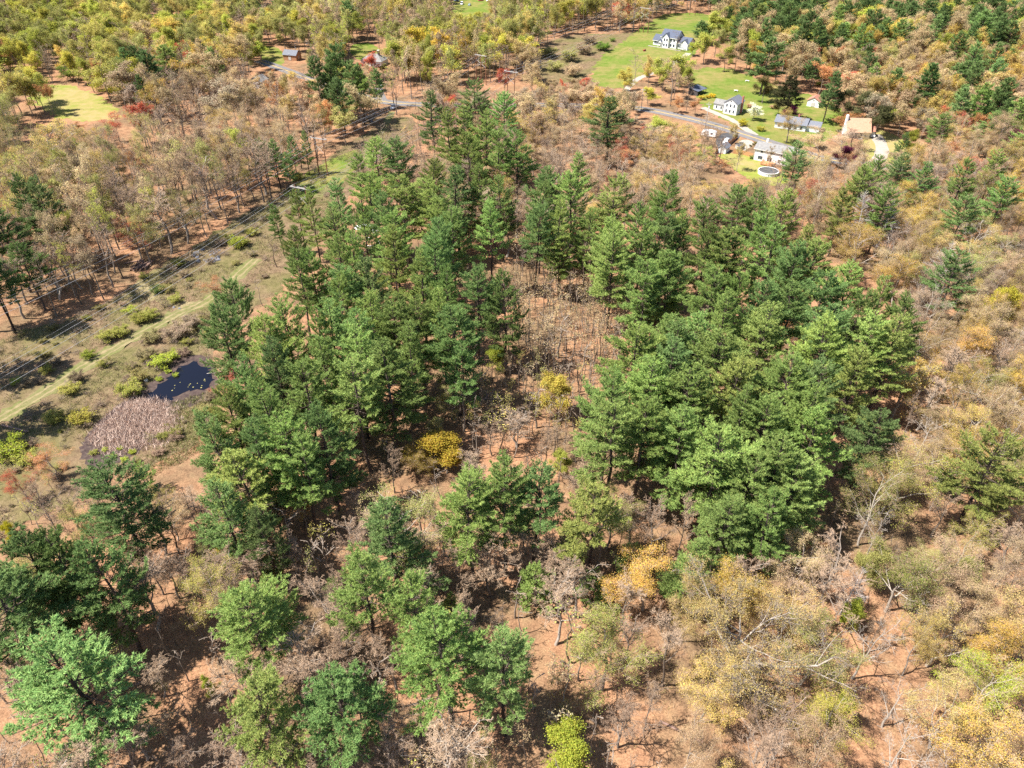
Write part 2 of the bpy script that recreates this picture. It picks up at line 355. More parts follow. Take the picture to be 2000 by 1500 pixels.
def tree_geo(seed, H=20.0, spread=1.0, clear=.35, limbs=11, sub=6, sub2=6, twigs=5, fine=3, nleaf=0, lsize=.2, leaf_r=.5,
             lean=0.0, up=.25, stems=1, trunk_r=.26, fork=False, twigw=.034, limb_ang=(30, 62), leaf_clump=1):
    r = np.random.default_rng(seed); k = 9; Ps = []; Rs = []
    for s_ in range(stems):
        top = H*(.80 if not fork else .62)
        zs = np.linspace(0, top, k)
        sw = np.cumsum(r.normal(size=(k, 2))*H*.009, axis=0); sw -= sw[0]
        if stems > 1:
            a = 6.283*s_/stems+r.uniform(0, .9); o = r.uniform(.15, .45); tilt = r.uniform(.15, .5)*spread
            sw = sw+np.array([math.cos(a), math.sin(a)])*(o+np.linspace(0, 1, k)[:, None]**1.2*tilt*H*.6)
        sw = sw+np.linspace(0, 1, k)[:, None]**1.5*np.array([lean*H, 0])
        Ps.append(np.concatenate([sw, zs[:, None]], 1)); Rs.append(np.linspace(1, .22, k)**1.1*trunk_r*(H/20)/stems**.4)
    P0, R0 = np.array(Ps), np.array(Rs)
    P1, R1 = grow(P0, R0, limbs, clear, 1.0, limb_ang, .52*spread, 7, up, .13, .62, r)
    P2, R2 = grow(P1, R1, sub, .2, 1.0, (25, 60), .50, 5, up*.6, .17, .6, r)
    P3, R3 = grow(P2, R2, sub2, .2, 1.0, (25, 65), .52, 4, up*.4, .2, .6, r)
    R1 = np.maximum(R1, .03); R2 = np.maximum(R2, .018); R3 = np.maximum(R3, .011)
    P4, _ = grow(P3, R3, twigs, .15, 1.0, (20, 60), .6, 2, up*.3, .2, .6, r)
    D4 = P4[:, 1]-P4[:, 0]
    trunk = [tubes(P0, R0, 7), tubes(P1, R1, 5), tubes(P2, R2, 3)]
    crown = [tubes(P3, R3, 3), blades(P4[:, 0], D4*1.25, np.full(len(D4), twigw*1.3), r)]
    tips = P4.reshape(-1, 3)
    if fine:
        P5, _ = grow(P4, np.ones((len(P4), 2)), fine, .1, 1.0, (20, 60), .75, 2, 0, .3, .6, r)
        D5 = P5[:, 1]-P5[:, 0]; crown.append(blades(P5[:, 0], D5*1.3, np.full(len(D5), twigw), r)); tips = np.vstack([tips, P5.reshape(-1, 3)])
    lv = None
    if nleaf:
        nc = max(1, nleaf//leaf_clump)
        c = tips[r.integers(0, len(tips), nc)]+r.normal(size=(nc, 3))*leaf_r*.5
        c = np.repeat(c, leaf_clump, axis=0)+r.normal(size=(nc*leaf_clump, 3))*leaf_r*.35
        lv = leaves(c, r.uniform(.6, 1.35, len(c))*lsize, r)
    return trunk, crown, lv

KIT = {}
def add_kit(key, geo, wood, far=False, leafmat='leaf', twig='twig'):
    """store meshes of one grown tree; far ones are a single mesh"""
    if len(geo) == 2: trunk, crown = geo; lv = None
    else: trunk, crown, lv = geo
    pine = leafmat == 'needles'
    tch = [(v, f, 0) for v, f in trunk]
    cch = []
    if pine: cch = [(crown[0][0], crown[0][1], 0)]+[(v, f, 1) for v, f in crown[1:]]
    else:
        cch = [(v, f, 0) for v, f in crown]
        if lv is not None: cch.append((lv[0], lv[1], 1))
    cm = [M[wood] if pine else M[twig], M[leafmat]]
    if far:
        mats = [M[wood], cm[0], cm[1]]
        me = mk_mesh(key, tch+[(v, f, i+1) for v, f, i in cch], mats); KIT.setdefault(key, []).append((None, me))
    else:
        KIT.setdefault(key, []).append((mk_mesh(key+'_trunk', tch, [M[wood]]), mk_mesh(key+'_crown', cch, cm)))

def build_kits():
    for i in range(9):                                    # mature white pines, near
        add_kit('pine', pine_geo(100+i, 28, 5.4, [.30, .24, .36, .28, .33, .22, .38, .27, .34][i], tuft=.98, gap=[.05, .3, .15, .42, .1, .25, .35, .2, .4][i],
                                 top=[2.2, 1.6, 2.8, 2.0, 3.0, 2.4, 1.8, 2.6, 2.1][i]), 'pine_bark', leafmat='needles')
    for i in range(3):                                    # young pines, needled to the ground
        add_kit('young_pine', pine_geo(140+i, 12, 3.2, .10, tuft=1.3, blade=.9, per=7, top=1.1), 'pine_bark', leafmat='needles')
    for i in range(5):                                    # far pines
        add_kit('far_pine', pine_geo(150+i, 26, 5.2, [.22, .30, .38, .26, .33][i], tuft=.40, blade=2.3, per=6, gap=.1, top=[1.6, 2.2, 2.6, 1.7, 2.0][i]), 'pine_bark', True, 'needles')
    for i in range(3):
        add_kit('dead_pine', pine_geo(160+i, 24, 4.2, .18, tuft=.8, dead=True), 'dead_wood', twig='dead_wood')
    for i in range(4):                                    # bare twiggy trees
        add_kit('bare', tree_geo(200+i, 19, .85, .38, 12, 7, 6, 6, 3, trunk_r=.19, limb_ang=(20, 46), up=.45, twigw=.022), ['bark', 'pale_bark'][i % 2])
    for i in range(3):                                    # pale dead standing trees with white limbs
        add_kit('pale_bare', tree_geo(220+i, 18, .95, .30, 10, 6, 5, 3, 0, trunk_r=.22), 'pale_bark', twig='pale_bark')
    for i in range(4):                                    # budding: sparse small leaves
        add_kit('bud', tree_geo(230+i, 19, 1.05, .26, 12, 6, 6, 5, 3, nleaf=17000, lsize=.115, leaf_r=.6, trunk_r=.22, leaf_clump=3), 'pale_bark')
    for i in range(3):                                    # spreading oaks with pale limbs
        add_kit('oak', tree_geo(245+i, 20, 1.35, .22, 12, 7, 7, 5, 2, nleaf=9000, lsize=.19, leaf_r=.45, trunk_r=.36, fork=True, limb_ang=(35, 72), leaf_clump=4, up=.35), 'pale_bark', twig='pale_bark')
    add_kit('big_oak', tree_geo(258, 23, 2.1, .16, 13, 8, 8, 6, 2, nleaf=30000, lsize=.125, leaf_r=.6, trunk_r=.42, fork=True, limb_ang=(38, 78), leaf_clump=3, up=.30), 'pale_bark', twig='pale_bark')
    for i in range(4):                                    # fully leafed
        add_kit('leafy', tree_geo(260+i, 15, 1.0, .22, 11, 6, 6, 4, 0, nleaf=20000, lsize=.23, leaf_r=.75, trunk_r=.2, leaf_clump=4), 'bark')
    for i in range(4):                                    # tall, forest-grown, small crown on a long stem
        add_kit('pole', tree_geo(280+i, 22, .62, .52, 9, 5, 5, 4, 2, nleaf=[0, 1600, 3000, 4500][i], lsize=.2, leaf_r=.5, trunk_r=.16, leaf_clump=2), 'bark')
    for i in range(5):                                    # thin saplings
        add_kit('sapling', tree_geo(300+i, 12, .42, .55, 5, 3, 3, 3, 0, nleaf=[0, 0, 120, 260, 0][i], lsize=.16, trunk_r=.13, twigw=.024), 'bark')
    for i in range(4):                                    # many-stemmed brown shrubs
        add_kit('thicket', tree_geo(320+i, 5, 1.0, .12, 5, 4, 4, 3, 2, nleaf=[0, 300, 900, 0][i], lsize=.14, leaf_r=.25, stems=6, trunk_r=.14, twigw=.016), 'bark')
    for i in range(4):                                    # leafy shrubs
        add_kit('shrub', tree_geo(340+i, 3.0, 1.1, .10, 5, 4, 4, 3, 0, nleaf=3200, lsize=.15, leaf_r=.3, stems=7, trunk_r=.10, twigw=.012), 'bark')
    for i in range(5):                                    # far versions
        add_kit('far_bare', tree_geo(400+i, 19, .95, .34, 9, 5, 5, 4, 0, twigw=.085, trunk_r=.2), 'bark', True)
    for i in range(5):
        add_kit('far_bud', tree_geo(420+i, 19, 1.0, [.30, .40, .34, .5, .28][i], 9, 5, 5, 4, 0, nleaf=5200, lsize=.33, leaf_r=.8, twigw=.085, trunk_r=.2), 'bark', True)
    for i in range(4):
        add_kit('far_leafy', tree_geo(440+i, 17, 1.0, .26, 9, 5, 5, 3, 0, nleaf=7000, lsize=.38, leaf_r=.9, twigw=.085, trunk_r=.2), 'bark', True)
    for i in range(4):
        add_kit('far_pole', tree_geo(460+i, 22, .60, .48, 8, 5, 4, 4, 0, nleaf=[500, 900, 1300, 300][i], lsize=.4, leaf_r=.7, twigw=.085, trunk_r=.17), 'bark', True)
    for i in range(3):
        add_kit('far_sapling', tree_geo(480+i, 12, .42, .55, 5, 3, 3, 3, 0, nleaf=[0, 80, 160][i], lsize=.16, trunk_r=.13, twigw=.026), 'bark', True)
KIT_H = dict(pine=28, young_pine=12, far_pine=26, dead_pine=24, bare=19, pale_bare=18, bud=19, oak=20, leafy=15, pole=22, sapling=11, thicket=5, shrub=3,
             far_bare=19, far_bud=19, far_leafy=17, far_pole=22)
build_kits()
KIT_R = {}
for _k, _v in KIT.items():
    rr = []
    for _t, _c in _v:
        co = np.empty(len(_c.vertices)*3, np.float32); _c.vertices.foreach_get('co', co); co = co.reshape(-1, 3)
        rr.append((float(np.percentile(np.hypot(co[:, 0], co[:, 1]), 96)), float(np.percentile(co[:, 2], 99.8))))
    KIT_R[_k] = rr

TREES = []       # records for labels and spacing
COUNT = {}
def plant(name, kit, x, y, h, width, color, label=None, cat=None, var=None, rot=None, lean=0.0, group=None, kindword=None, hand=False):
    """one tree or shrub standing at x, y: h metres tall, crown width metres across"""
    n = len(KIT[kit]); var = int(RNG.integers(0, n)) if var is None else var % n
    tr, cr = KIT[kit][var]; R0, H0 = KIT_R[kit][var]
    sz = h/H0; sx = (width*.5/R0) if width else sz
    rot = RNG.uniform(0, 6.283) if rot is None else rot
    z = T(x, y)-.12; e = RNG.normal(size=2)*.018
    eul = (e[0], e[1]+lean, rot); sx, sy = sx*RNG.uniform(.9, 1.1), sx*RNG.uniform(.9, 1.1)
    if tr is None:
        o = link(name, cr, None, (x, y, z), None, (sx, sy, sz)); o.rotation_euler = eul; o.color = (*color, 1)
    else:
        o = link(name, None, None, (x, y, z), None, (sx, sy, sz)); o.rotation_euler = eul; o.empty_display_size = .5
        link('trunk', tr, o); c = link('crown', cr, o); c.color = (*color, 1)
    o['category'] = cat or name.replace('_', ' ')
    if group: o['group'] = group
    px, py, w = project(x, y, z+h*.66)
    TREES.append(dict(o=o, x=x, y=y, h=h, w=width or 2*R0*sx, px=px, py=py, depth=w, label=label, kind=kindword or name.replace('_', ' '), col=color, hand=hand, name=name))
    COUNT[name] = COUNT.get(name, 0)+1
    return o
def jit(c, s=.12):
    f = 1+RNG.normal()*s; g = RNG.normal(size=3)*s*.2
    return tuple(float(np.clip(v*f*(1+q), .004, .95)) for v, q in zip(c, g))
PINE_A = (.262, .358, .106); PINE_B = (.218, .322, .112); PINE_C = (.305, .372, .108); PINE_D = (.160, .235, .082)
GOLD = (.53, .41, .13); PALEGOLD = (.54, .42, .17); TAN = (.50, .385, .215); OLIVE = (.38, .375, .125); YGREEN = (.40, .42, .09)
LIME = (.36, .41, .065); RED = (.50, .13, .075); RUST = (.50, .25, .11); PURPLE = (.15, .03, .07); BROWN = (.40, .30, .19); WHITEB = (.70, .70, .52)
CEDAR = (.10, .105, .045)
# ---------------------------------------------------------------- the setting
sheet('meadow', [(-60, 700), (60, 640), (150, 620), (230, 575), (320, 515), (400, 470), (470, 420), (540, 385), (600, 335), (690, 275), (760, 232), (800, 225), (815, 245), (760, 290),
                 (720, 345), (640, 430), (600, 520), (520, 590), (440, 640), (410, 700), (430, 760), (420, 830), (330, 900), (200, 940), (90, 1010), (-60, 1060)], 'meadow', .02, 4.0, 1.6,
      'tan and olive rough meadow under the power lines', keep=False)
ROW = ZONES and None
ROW_PX = [(-60, 690), (60, 640), (150, 620), (230, 575), (320, 515), (400, 470), (470, 420), (540, 385), (600, 335), (690, 275), (760, 232), (815, 240), (720, 320), (640, 400), (590, 470),
          (500, 560), (430, 640), (410, 700), (430, 760), (420, 830), (330, 900), (200, 930), (60, 1000), (-60, 1030)]
sheet('mud_bank', [(155, 865), (215, 800), (290, 755), (345, 695), (400, 690), (420, 715), (425, 755), (395, 790), (340, 800), (300, 850), (270, 890), (200, 920), (160, 905)], 'mud', .035, 2.0, .8,
      'dark wet mud around the small pond', keep=True)
sheet('pond', [(285, 772), (312, 752), (345, 722), (372, 708), (402, 711), (420, 735), (408, 757), (372, 762), (340, 776), (318, 790), (300, 782)], 'water', .06, 2.0, 1.1,
      'small dark still pond beside the cattails', keep=True, it=1)
sheet('clearing_lawn', [(50, 182), (75, 168), (130, 163), (200, 190), (228, 212), (235, 235), (180, 238), (110, 232), (80, 210)], 'bright_meadow', .025, 4.0, 2.6, 'yellow green clearing among the trees, far left')
sheet('house_lawn', [(1150, 150), (1180, 100), (1215, 85), (1250, 55), (1285, 30), (1340, 24), (1400, 30), (1440, 45), (1420, 70), (1375, 80), (1350, 115), (1300, 135), (1260, 140), (1230, 170), (1180, 175)],
      'lawn', .03, 4.0, 2.4, 'mown lawn sloping around the blue roofed house')
sheet('farm_lawn', [(1350, 135), (1400, 130), (1445, 140), (1490, 160), (1560, 180), (1620, 195), (1660, 230), (1640, 262), (1560, 300), (1480, 268), (1410, 232), (1370, 205), (1350, 170)],
      'lawn', .03, 4.0, 2.4, 'bright green lawn behind the white farmhouse')
sheet('back_lawn', [(1695, 250), (1740, 258), (1780, 285), (1790, 330), (1740, 345), (1700, 330), (1680, 290)], 'dry_lawn', .03, 4.0, .8, 'patchy lawn beside the tan roofed house')
sheet('yard_grass', [(1395, 300), (1440, 300), (1480, 305), (1500, 330), (1540, 345), (1540, 365), (1480, 360), (1430, 330)], 'dry_lawn', .03, 3.0, .8, 'worn grass yard behind the ranch house')
sheet('strip_grass', [(545, 385), (575, 360), (610, 330), (660, 305), (700, 290), (735, 282), (705, 315), (660, 365), (600, 390)], 'lawn', .045, 3.0, .8, 'bright green grass strip under the wooden pole frame', keep=False)
sheet('far_lawn', [(875, 4), (920, -14), (1000, -10), (1010, 20), (965, 35), (915, 40), (885, 26)], 'lawn', .03, 5.0, 1.0, 'far green lawn with parked cars at the top edge')
sheet('garden_lawn', [(680, 92), (705, 82), (738, 88), (745, 112), (715, 122), (690, 112)], 'lawn', .03, 4.0, .8, 'small green lawn behind the tall pines')
sheet('barn_yard', [(512, 88), (545, 92), (560, 115), (545, 135), (520, 125), (505, 105)], 'lawn', .03, 4.0, .8, 'grass beside the little wooden barn, far left')
sheet('pale_meadow', [(500, 20), (560, 8), (640, -10), (700, -5), (680, 22), (600, 40), (540, 44), (510, 60), (490, 45)], 'dry_lawn', .03, 5.0, 1.0, 'pale dry meadow at the top edge')
sheet('brush_slope', [(1050, 95), (1100, 70), (1150, 65), (1215, 68), (1260, 58), (1230, 85), (1185, 100), (1160, 145), (1100, 165), (1060, 160), (1040, 120)], 'meadow', .02, 4.0, 1.2,
      'brown brushy ground below the mown hill', keep=True)

PATH = [(-70, 852), (0, 818), (90, 765), (190, 700), (280, 650), (350, 612), (395, 593), (440, 560), (500, 505), (560, 440), (620, 385), (668, 340), (705, 300), (735, 270), (755, 240), (765, 218)]
strip('track', PATH[:9], 4.6, 'track', .05, jitter=.6, label='pale two wheel dirt track through the meadow')
strip('wheel_rut', PATH[:9], .6, 'dirt', .056, off=.95, jitter=.14, label='worn wheel rut of the dirt track, upper side', keep=False, k=3)
strip('wheel_rut', PATH[:9], .6, 'dirt', .056, off=-.95, jitter=.14, label='worn wheel rut of the dirt track, lower side', keep=False, k=3)
strip('upper_track', PATH[-6:], 3.4, 'track', .05, jitter=.35, label='faint grassy track from the grass strip up to the road')
strip('side_track', [(375, 598), (335, 590), (300, 575), (262, 555)], 4.0, 'dirt', .046, jitter=.5, label='short branch of the dirt track toward the woods', keep=False)
ROAD = [(505, 118), (560, 138), (620, 160), (700, 186), (760, 200), (850, 205), (960, 205), (1080, 205), (1180, 208), (1255, 213), (1330, 228), (1400, 246), (1470, 268), (1540, 290), (1620, 312), (1720, 325), (1830, 332), (1920, 345), (2050, 372)]
road = strip('road', ROAD, 7.4, 'asphalt', .07, label='grey two lane road curving behind the woods')
for s in (-1, 1): strip('center_line', ROAD, .22, 'yellow_paint', .082, off=.2*s, keep=False, parent=road, k=2)
strip('driveway', [(1372, 210), (1400, 222), (1425, 232), (1450, 248), (1475, 264)], 3.6, 'gravel', .055, jitter=.2, label='gravel drive curving past the white farmhouse')
strip('driveway', [(1345, 104), (1305, 132), (1285, 140), (1250, 152), (1232, 166), (1222, 178)], 3.6, 'gravel', .055, jitter=.1, label='grey driveway climbing to the blue roofed house', keep=False)
strip('driveway', [(1708, 262), (1722, 285), (1718, 310), (1700, 322)], 5.5, 'gravel', .055, jitter=.2, label='gravel drive beside the tan roofed house')
strip('driveway', [(738, 172), (742, 185), (748, 197)], 5.0, 'asphalt', .06, label='short driveway behind the tall pines', keep=False)
sheet('parking_lot', [(1396, 272), (1412, 258), (1440, 262), (1447, 268), (1424, 284), (1400, 288)], 'dark_asphalt', .06, 2.5, .1, 'dark asphalt lot with the silver car', it=1)
sheet('parking_lot', [(1432, 286), (1450, 271), (1476, 277), (1462, 291), (1446, 299)], 'gravel', .058, 2.5, .1, 'pale gravel lot with the dark blue car', it=1)

# ---------------------------------------------------------------- pines placed one by one: tip pixel, crown width in metres, height, tint, label
HP = 30.0
def pine(px, py, w=None, h=HP, c=None, label=None, kit=None, var=None):
    if py >= 880 and h > 20: h *= .93
    x, y, _ = ground(px, py, h)
    d = math.hypot(x, y)
    c = c or [PINE_A, PINE_B, PINE_A, PINE_C][int(RNG.integers(0, 4))]
    w = (w or float(RNG.uniform(9.8, 12.6)))*(1.45 if py < 350 and 640 < px < 1240 else 1.20 if py < 880 else 1.24)
    kit = kit or ('pine' if d < 330 else 'far_pine')
    plant('pine_tree', kit, x, y, h, w, jit(c, .15), label, 'pine tree', var, hand=True, kindword='pine')
for a in [
    # lower left and bottom
    (198, 905, 11.5, 30, PINE_D), (22, 1050, 11, 31, PINE_D), (98, 1035, 10, 31, PINE_A), (165, 1055, 9, 30, PINE_B), (-25, 1120, 12, 30, PINE_D), (112, 1240, 15.5, 30, PINE_B),
    (428, 940, 10.5, 28, PINE_B), (502, 990, 6.5, 24, PINE_D), (478, 1135, 11.5, 28, PINE_A), (506, 1330, 10.5, 27, PINE_C), (648, 1335, 10, 27, PINE_B), (748, 985, 12, 30, PINE_B), (700, 1085, 9.5, 31, PINE_A),
    (795, 1118, 8.2, 29, PINE_A), (862, 1216, 11, 31, PINE_A), (985, 1232, 8, 29, PINE_B), (915, 925, 9.5, 30, PINE_A), (985, 900, 11, 31, PINE_A), (1045, 912, 9.5, 29, PINE_B), (1172, 945, 10.5, 29, PINE_C),
    (1425, 965, 8.5, 26, PINE_A), (1508, 955, 9, 27, PINE_A), (1365, 1050, 8, 20, PINE_A), (1962, 850, 11.5, 26, PINE_C), (1724, 800, 10.5, 26, PINE_D), (1880, 487, 12, 24, PINE_D),
    # right stand
    (1321, 492, 10.5), (1422, 446, 11), (1524, 436, 11), (1562, 470, 10), (1604, 462, 11), (1398, 520, 11), (1454, 532, 10), (1500, 545, 11), (1559, 552, 10), (1625, 530, 10.5), (1667, 512, 10),
    (1730, 537, 9.5), (1692, 565, 10), (1636, 590, 11), (1776, 578, 10, 28), (1622, 618, 12), (1713, 607, 10), (1765, 620, 10.5), (1363, 606, 11), (1425, 570, 11), (1496, 590, 12), (1391, 650, 13), (1332, 625, 11),
    (1548, 690, 11), (1604, 706, 10), (1680, 676, 10, 28, PINE_C), (1460, 752, 11), (1335, 788, 11.5), (1500, 768, 11), (1583, 755, 10.5), (1415, 838, 13), (1527, 846, 12), (1556, 895, 10, 28), (1605, 795, 10, 29), (1470, 880, 11, 29),
    (1203, 448, 11), (1300, 490, 10), (1268, 505, 11), (1310, 610, 10, 29), (1245, 627, 11.5), (1312, 664, 11.5), (1275, 702, 11), (1196, 726, 10.5), (1212, 790, 12), (1268, 776, 11), (1345, 715, 12), (1440, 690, 11),
    # left stand
    (930, 508, 9.5), (985, 527, 9), (818, 490, 10), (845, 460, 11), (765, 440, 11), (716, 502, 10), (862, 562, 10), (818, 580, 11), (888, 600, 11), (700, 602, 11), (765, 580, 10.5), (748, 665, 12), (690, 700, 12),
    (720, 566, 9.5), (665, 520, 9.5), (795, 622, 9), (640, 590, 9), (448, 540, 9), (420, 590, 10), (574, 484, 9.5), (546, 575, 9), (515, 615, 10), (528, 660, 11.5), (660, 460, 9), (658, 535, 9), (608, 600, 9), (628, 655, 10),
    (686, 640, 10), (590, 700, 10, 29), (440, 752, 9.5, 29), (408, 800, 9, 28), (490, 815, 10.5, 29), (545, 805, 11, 29), (623, 788, 9.5), (455, 880, 10, 27), (575, 850, 9, 27), (520, 740, 10), (470, 700, 9, 28),
    (865, 520, 8, 28), (905, 660, 8, 24),
    # upper centre
    (926, 152, 10.5, 29), (842, 178, 9.5, 29), (979, 180, 9, 27), (905, 205, 10), (947, 217, 9), (872, 212, 10), (909, 258, 11.5), (972, 250, 9.5), (1010, 250, 9.5), (1196, 190, 12.5, 27, PINE_D), (732, 266, 8.5, 26), (773, 270, 9, 27),
    (692, 298, 8, 25), (722, 335, 10), (783, 342, 11), (842, 308, 8, 26), (848, 345, 9), (891, 325, 11), (982, 345, 9, 28), (1129, 300, 8, 26), (1064, 324, 9, 27), (1119, 337, 9), (1058, 356, 9.5), (1050, 395, 9), (1100, 392, 10),
    (1098, 455, 6, 22), (1204, 340, 10.5), (1303, 333, 10.5), (958, 394, 9), (853, 385, 9), (880, 403, 10), (769, 413, 11), (858, 425, 9), (660, 345, 8, 27), (688, 448, 8, 27), (1197, 425, 11), (1310, 412, 11), (1262, 428, 10),
    (577, 370, 7, 22), (602, 368, 8, 25), (598, 490, 8, 27), (650, 400, 9, 26), (745, 375, 9), (705, 395, 9), (535, 398, 5, 18), (570, 440, 6, 22), (938, 320, 8), (1150, 410, 8, 28),
    # right of the road houses
    (1447, 358, 9.5, 28), (1478, 370, 9, 28), (1385, 385, 11, 28), (1538, 365, 11), (1500, 405, 10), (1433, 440, 10), (1582, 440, 10), (1335, 412, 10), (1250, 395, 9, 28), (1390, 440, 10),
    (1695, 320, 9, 24), (1722, 305, 9, 24), (1655, 364, 9.5, 24, PINE_C), (1738, 360, 9, 24), (1766, 300, 9, 22), (1814, 318, 9, 22), (1895, 310, 10, 24), (1956, 292, 11, 25), (1902, 380, 9, 23), (1978, 345, 11, 25), (1560, 275, 8, 21),
    # upper right
    (1506, 72, 15, 28, PINE_D), (1575, 40, 12, 28, PINE_D), (1606, 34, 13, 30, PINE_D), (1454, 12, 11, 25, PINE_D), (1488, 6, 12, 25), (1714, 16, 11, 26, PINE_D), (1765, 36, 11, 24), (1849, 8, 14, 27, PINE_D), (1828, 122, 12, 26, PINE_D),
    (1632, 138, 10, 24, PINE_D), (1375, 40, 11, 14, PINE_D), (1552, 146, 11, 21, CEDAR), (1912, 80, 10, 24), (1952, 82, 10, 24, PINE_D), (1965, 25, 12, 25, PINE_D), (1914, 118, 10, 24, PINE_D), (1975, 150, 12, 25, PINE_D), (1690, 45, 10, 24), (1640, 8, 12, 25),
    (1544, 2, 12, 26, PINE_D), (1790, 0, 12, 25, PINE_D), (1905, -10, 12, 25), (1960, -20, 12, 25, PINE_D), (1880, 60, 10, 24), (1930, 160, 10, 24), (1890, 170, 9, 22),
    # upper left and the tall roadside pines
    (234, 92, 10, 25, PINE_D), (256, 88, 10, 26, PINE_D), (277, 95, 11, 25, PINE_D), (318, 86, 10, 24), (367, 104, 8, 20), (408, 90, 10, 23), (267, 145, 6, 20, PINE_D), (30, 340, 11, 30, PINE_D), (58, 344, 11, 30, PINE_D), (-15, 400, 12, 28, PINE_D),
    (651, 84, 10.5, 33, PINE_D), (616, 108, 9.5, 31, PINE_D), (638, 112, 8, 29, PINE_D), (686, 116, 8, 29), (505, 270, 7, 19), (530, 272, 7, 20), (675, 0, 12, 24), (730, 132, 6, 20, PINE_D), (700, 140, 7, 24), (590, 255, 6, 18), (565, 262, 5, 18), (555, 300, 5, 16),
    (660, 150, 8, 26, PINE_D), (30, 470, 9, 22, PINE_D), (-60, 390, 11, 31, PINE_D), (-110, 440, 12, 32, PINE_D), (-150, 520, 12, 32, PINE_D), (-55, 470, 10, 28, PINE_D), (-170, 610, 12, 32, PINE_D)]:
    pine(*a)
for a in [(1165, 1115, 5.5, 9), (1112, 1030, 6, 12), (1048, 1100, 6, 12), (1340, 1090, 6.5, 11), (1240, 1065, 5, 9), (1405, 1045, 6, 11), (880, 1160, 4, 8), (265, 900, 4, 9), (650, 1130, 4, 8)]:
    pine(a[0], a[1], a[2], a[3], PINE_A, None, 'young_pine')
for a in [(570, 0, 9, 12, PINE_D), (600, -6, 11, 13, PINE_D), (538, -2, 6, 12, PINE_D), (622, 22, 8, 10, PINE_D), (490, -8, 10, 16, PINE_D)]:
    pine(a[0], a[1], a[2], a[3], a[4], None, 'far_pine')
# ---------------------------------------------------------------- broadleaved trees one by one: crown centre pixel, crown width px, height m
def decid(px, py, wpx, h, c, kit='bud', name='budding_tree', kw='budding tree', label=None, var=None, rot=None, lean=0.0, cat=None):
    x, y, z = ground(px, py, h*.66); _, _, dep = project(x, y, z)
    far = dep > 330
    if far: kit = {'bud': 'far_bud', 'oak': 'far_bud', 'bare': 'far_bare', 'leafy': 'far_leafy', 'pole': 'far_pole', 'pale_bare': 'far_bare'}.get(kit, kit)
    plant(name, kit, x, y, h, wpx*dep/FPX, jit(c, .05), label, cat or kw, var, rot, lean, hand=True, kindword=kw)
G_, O_, B_, L_, R_, P_ = ('bud', 'golden_tree', 'golden tree'), ('oak', 'oak_tree', 'oak tree'), ('bare', 'bare_tree', 'bare tree'), ('leafy', 'leafy_tree', 'leafy tree'), ('bud', 'red_tree', 'red budding tree'), ('leafy', 'purple_tree', 'purple tree')
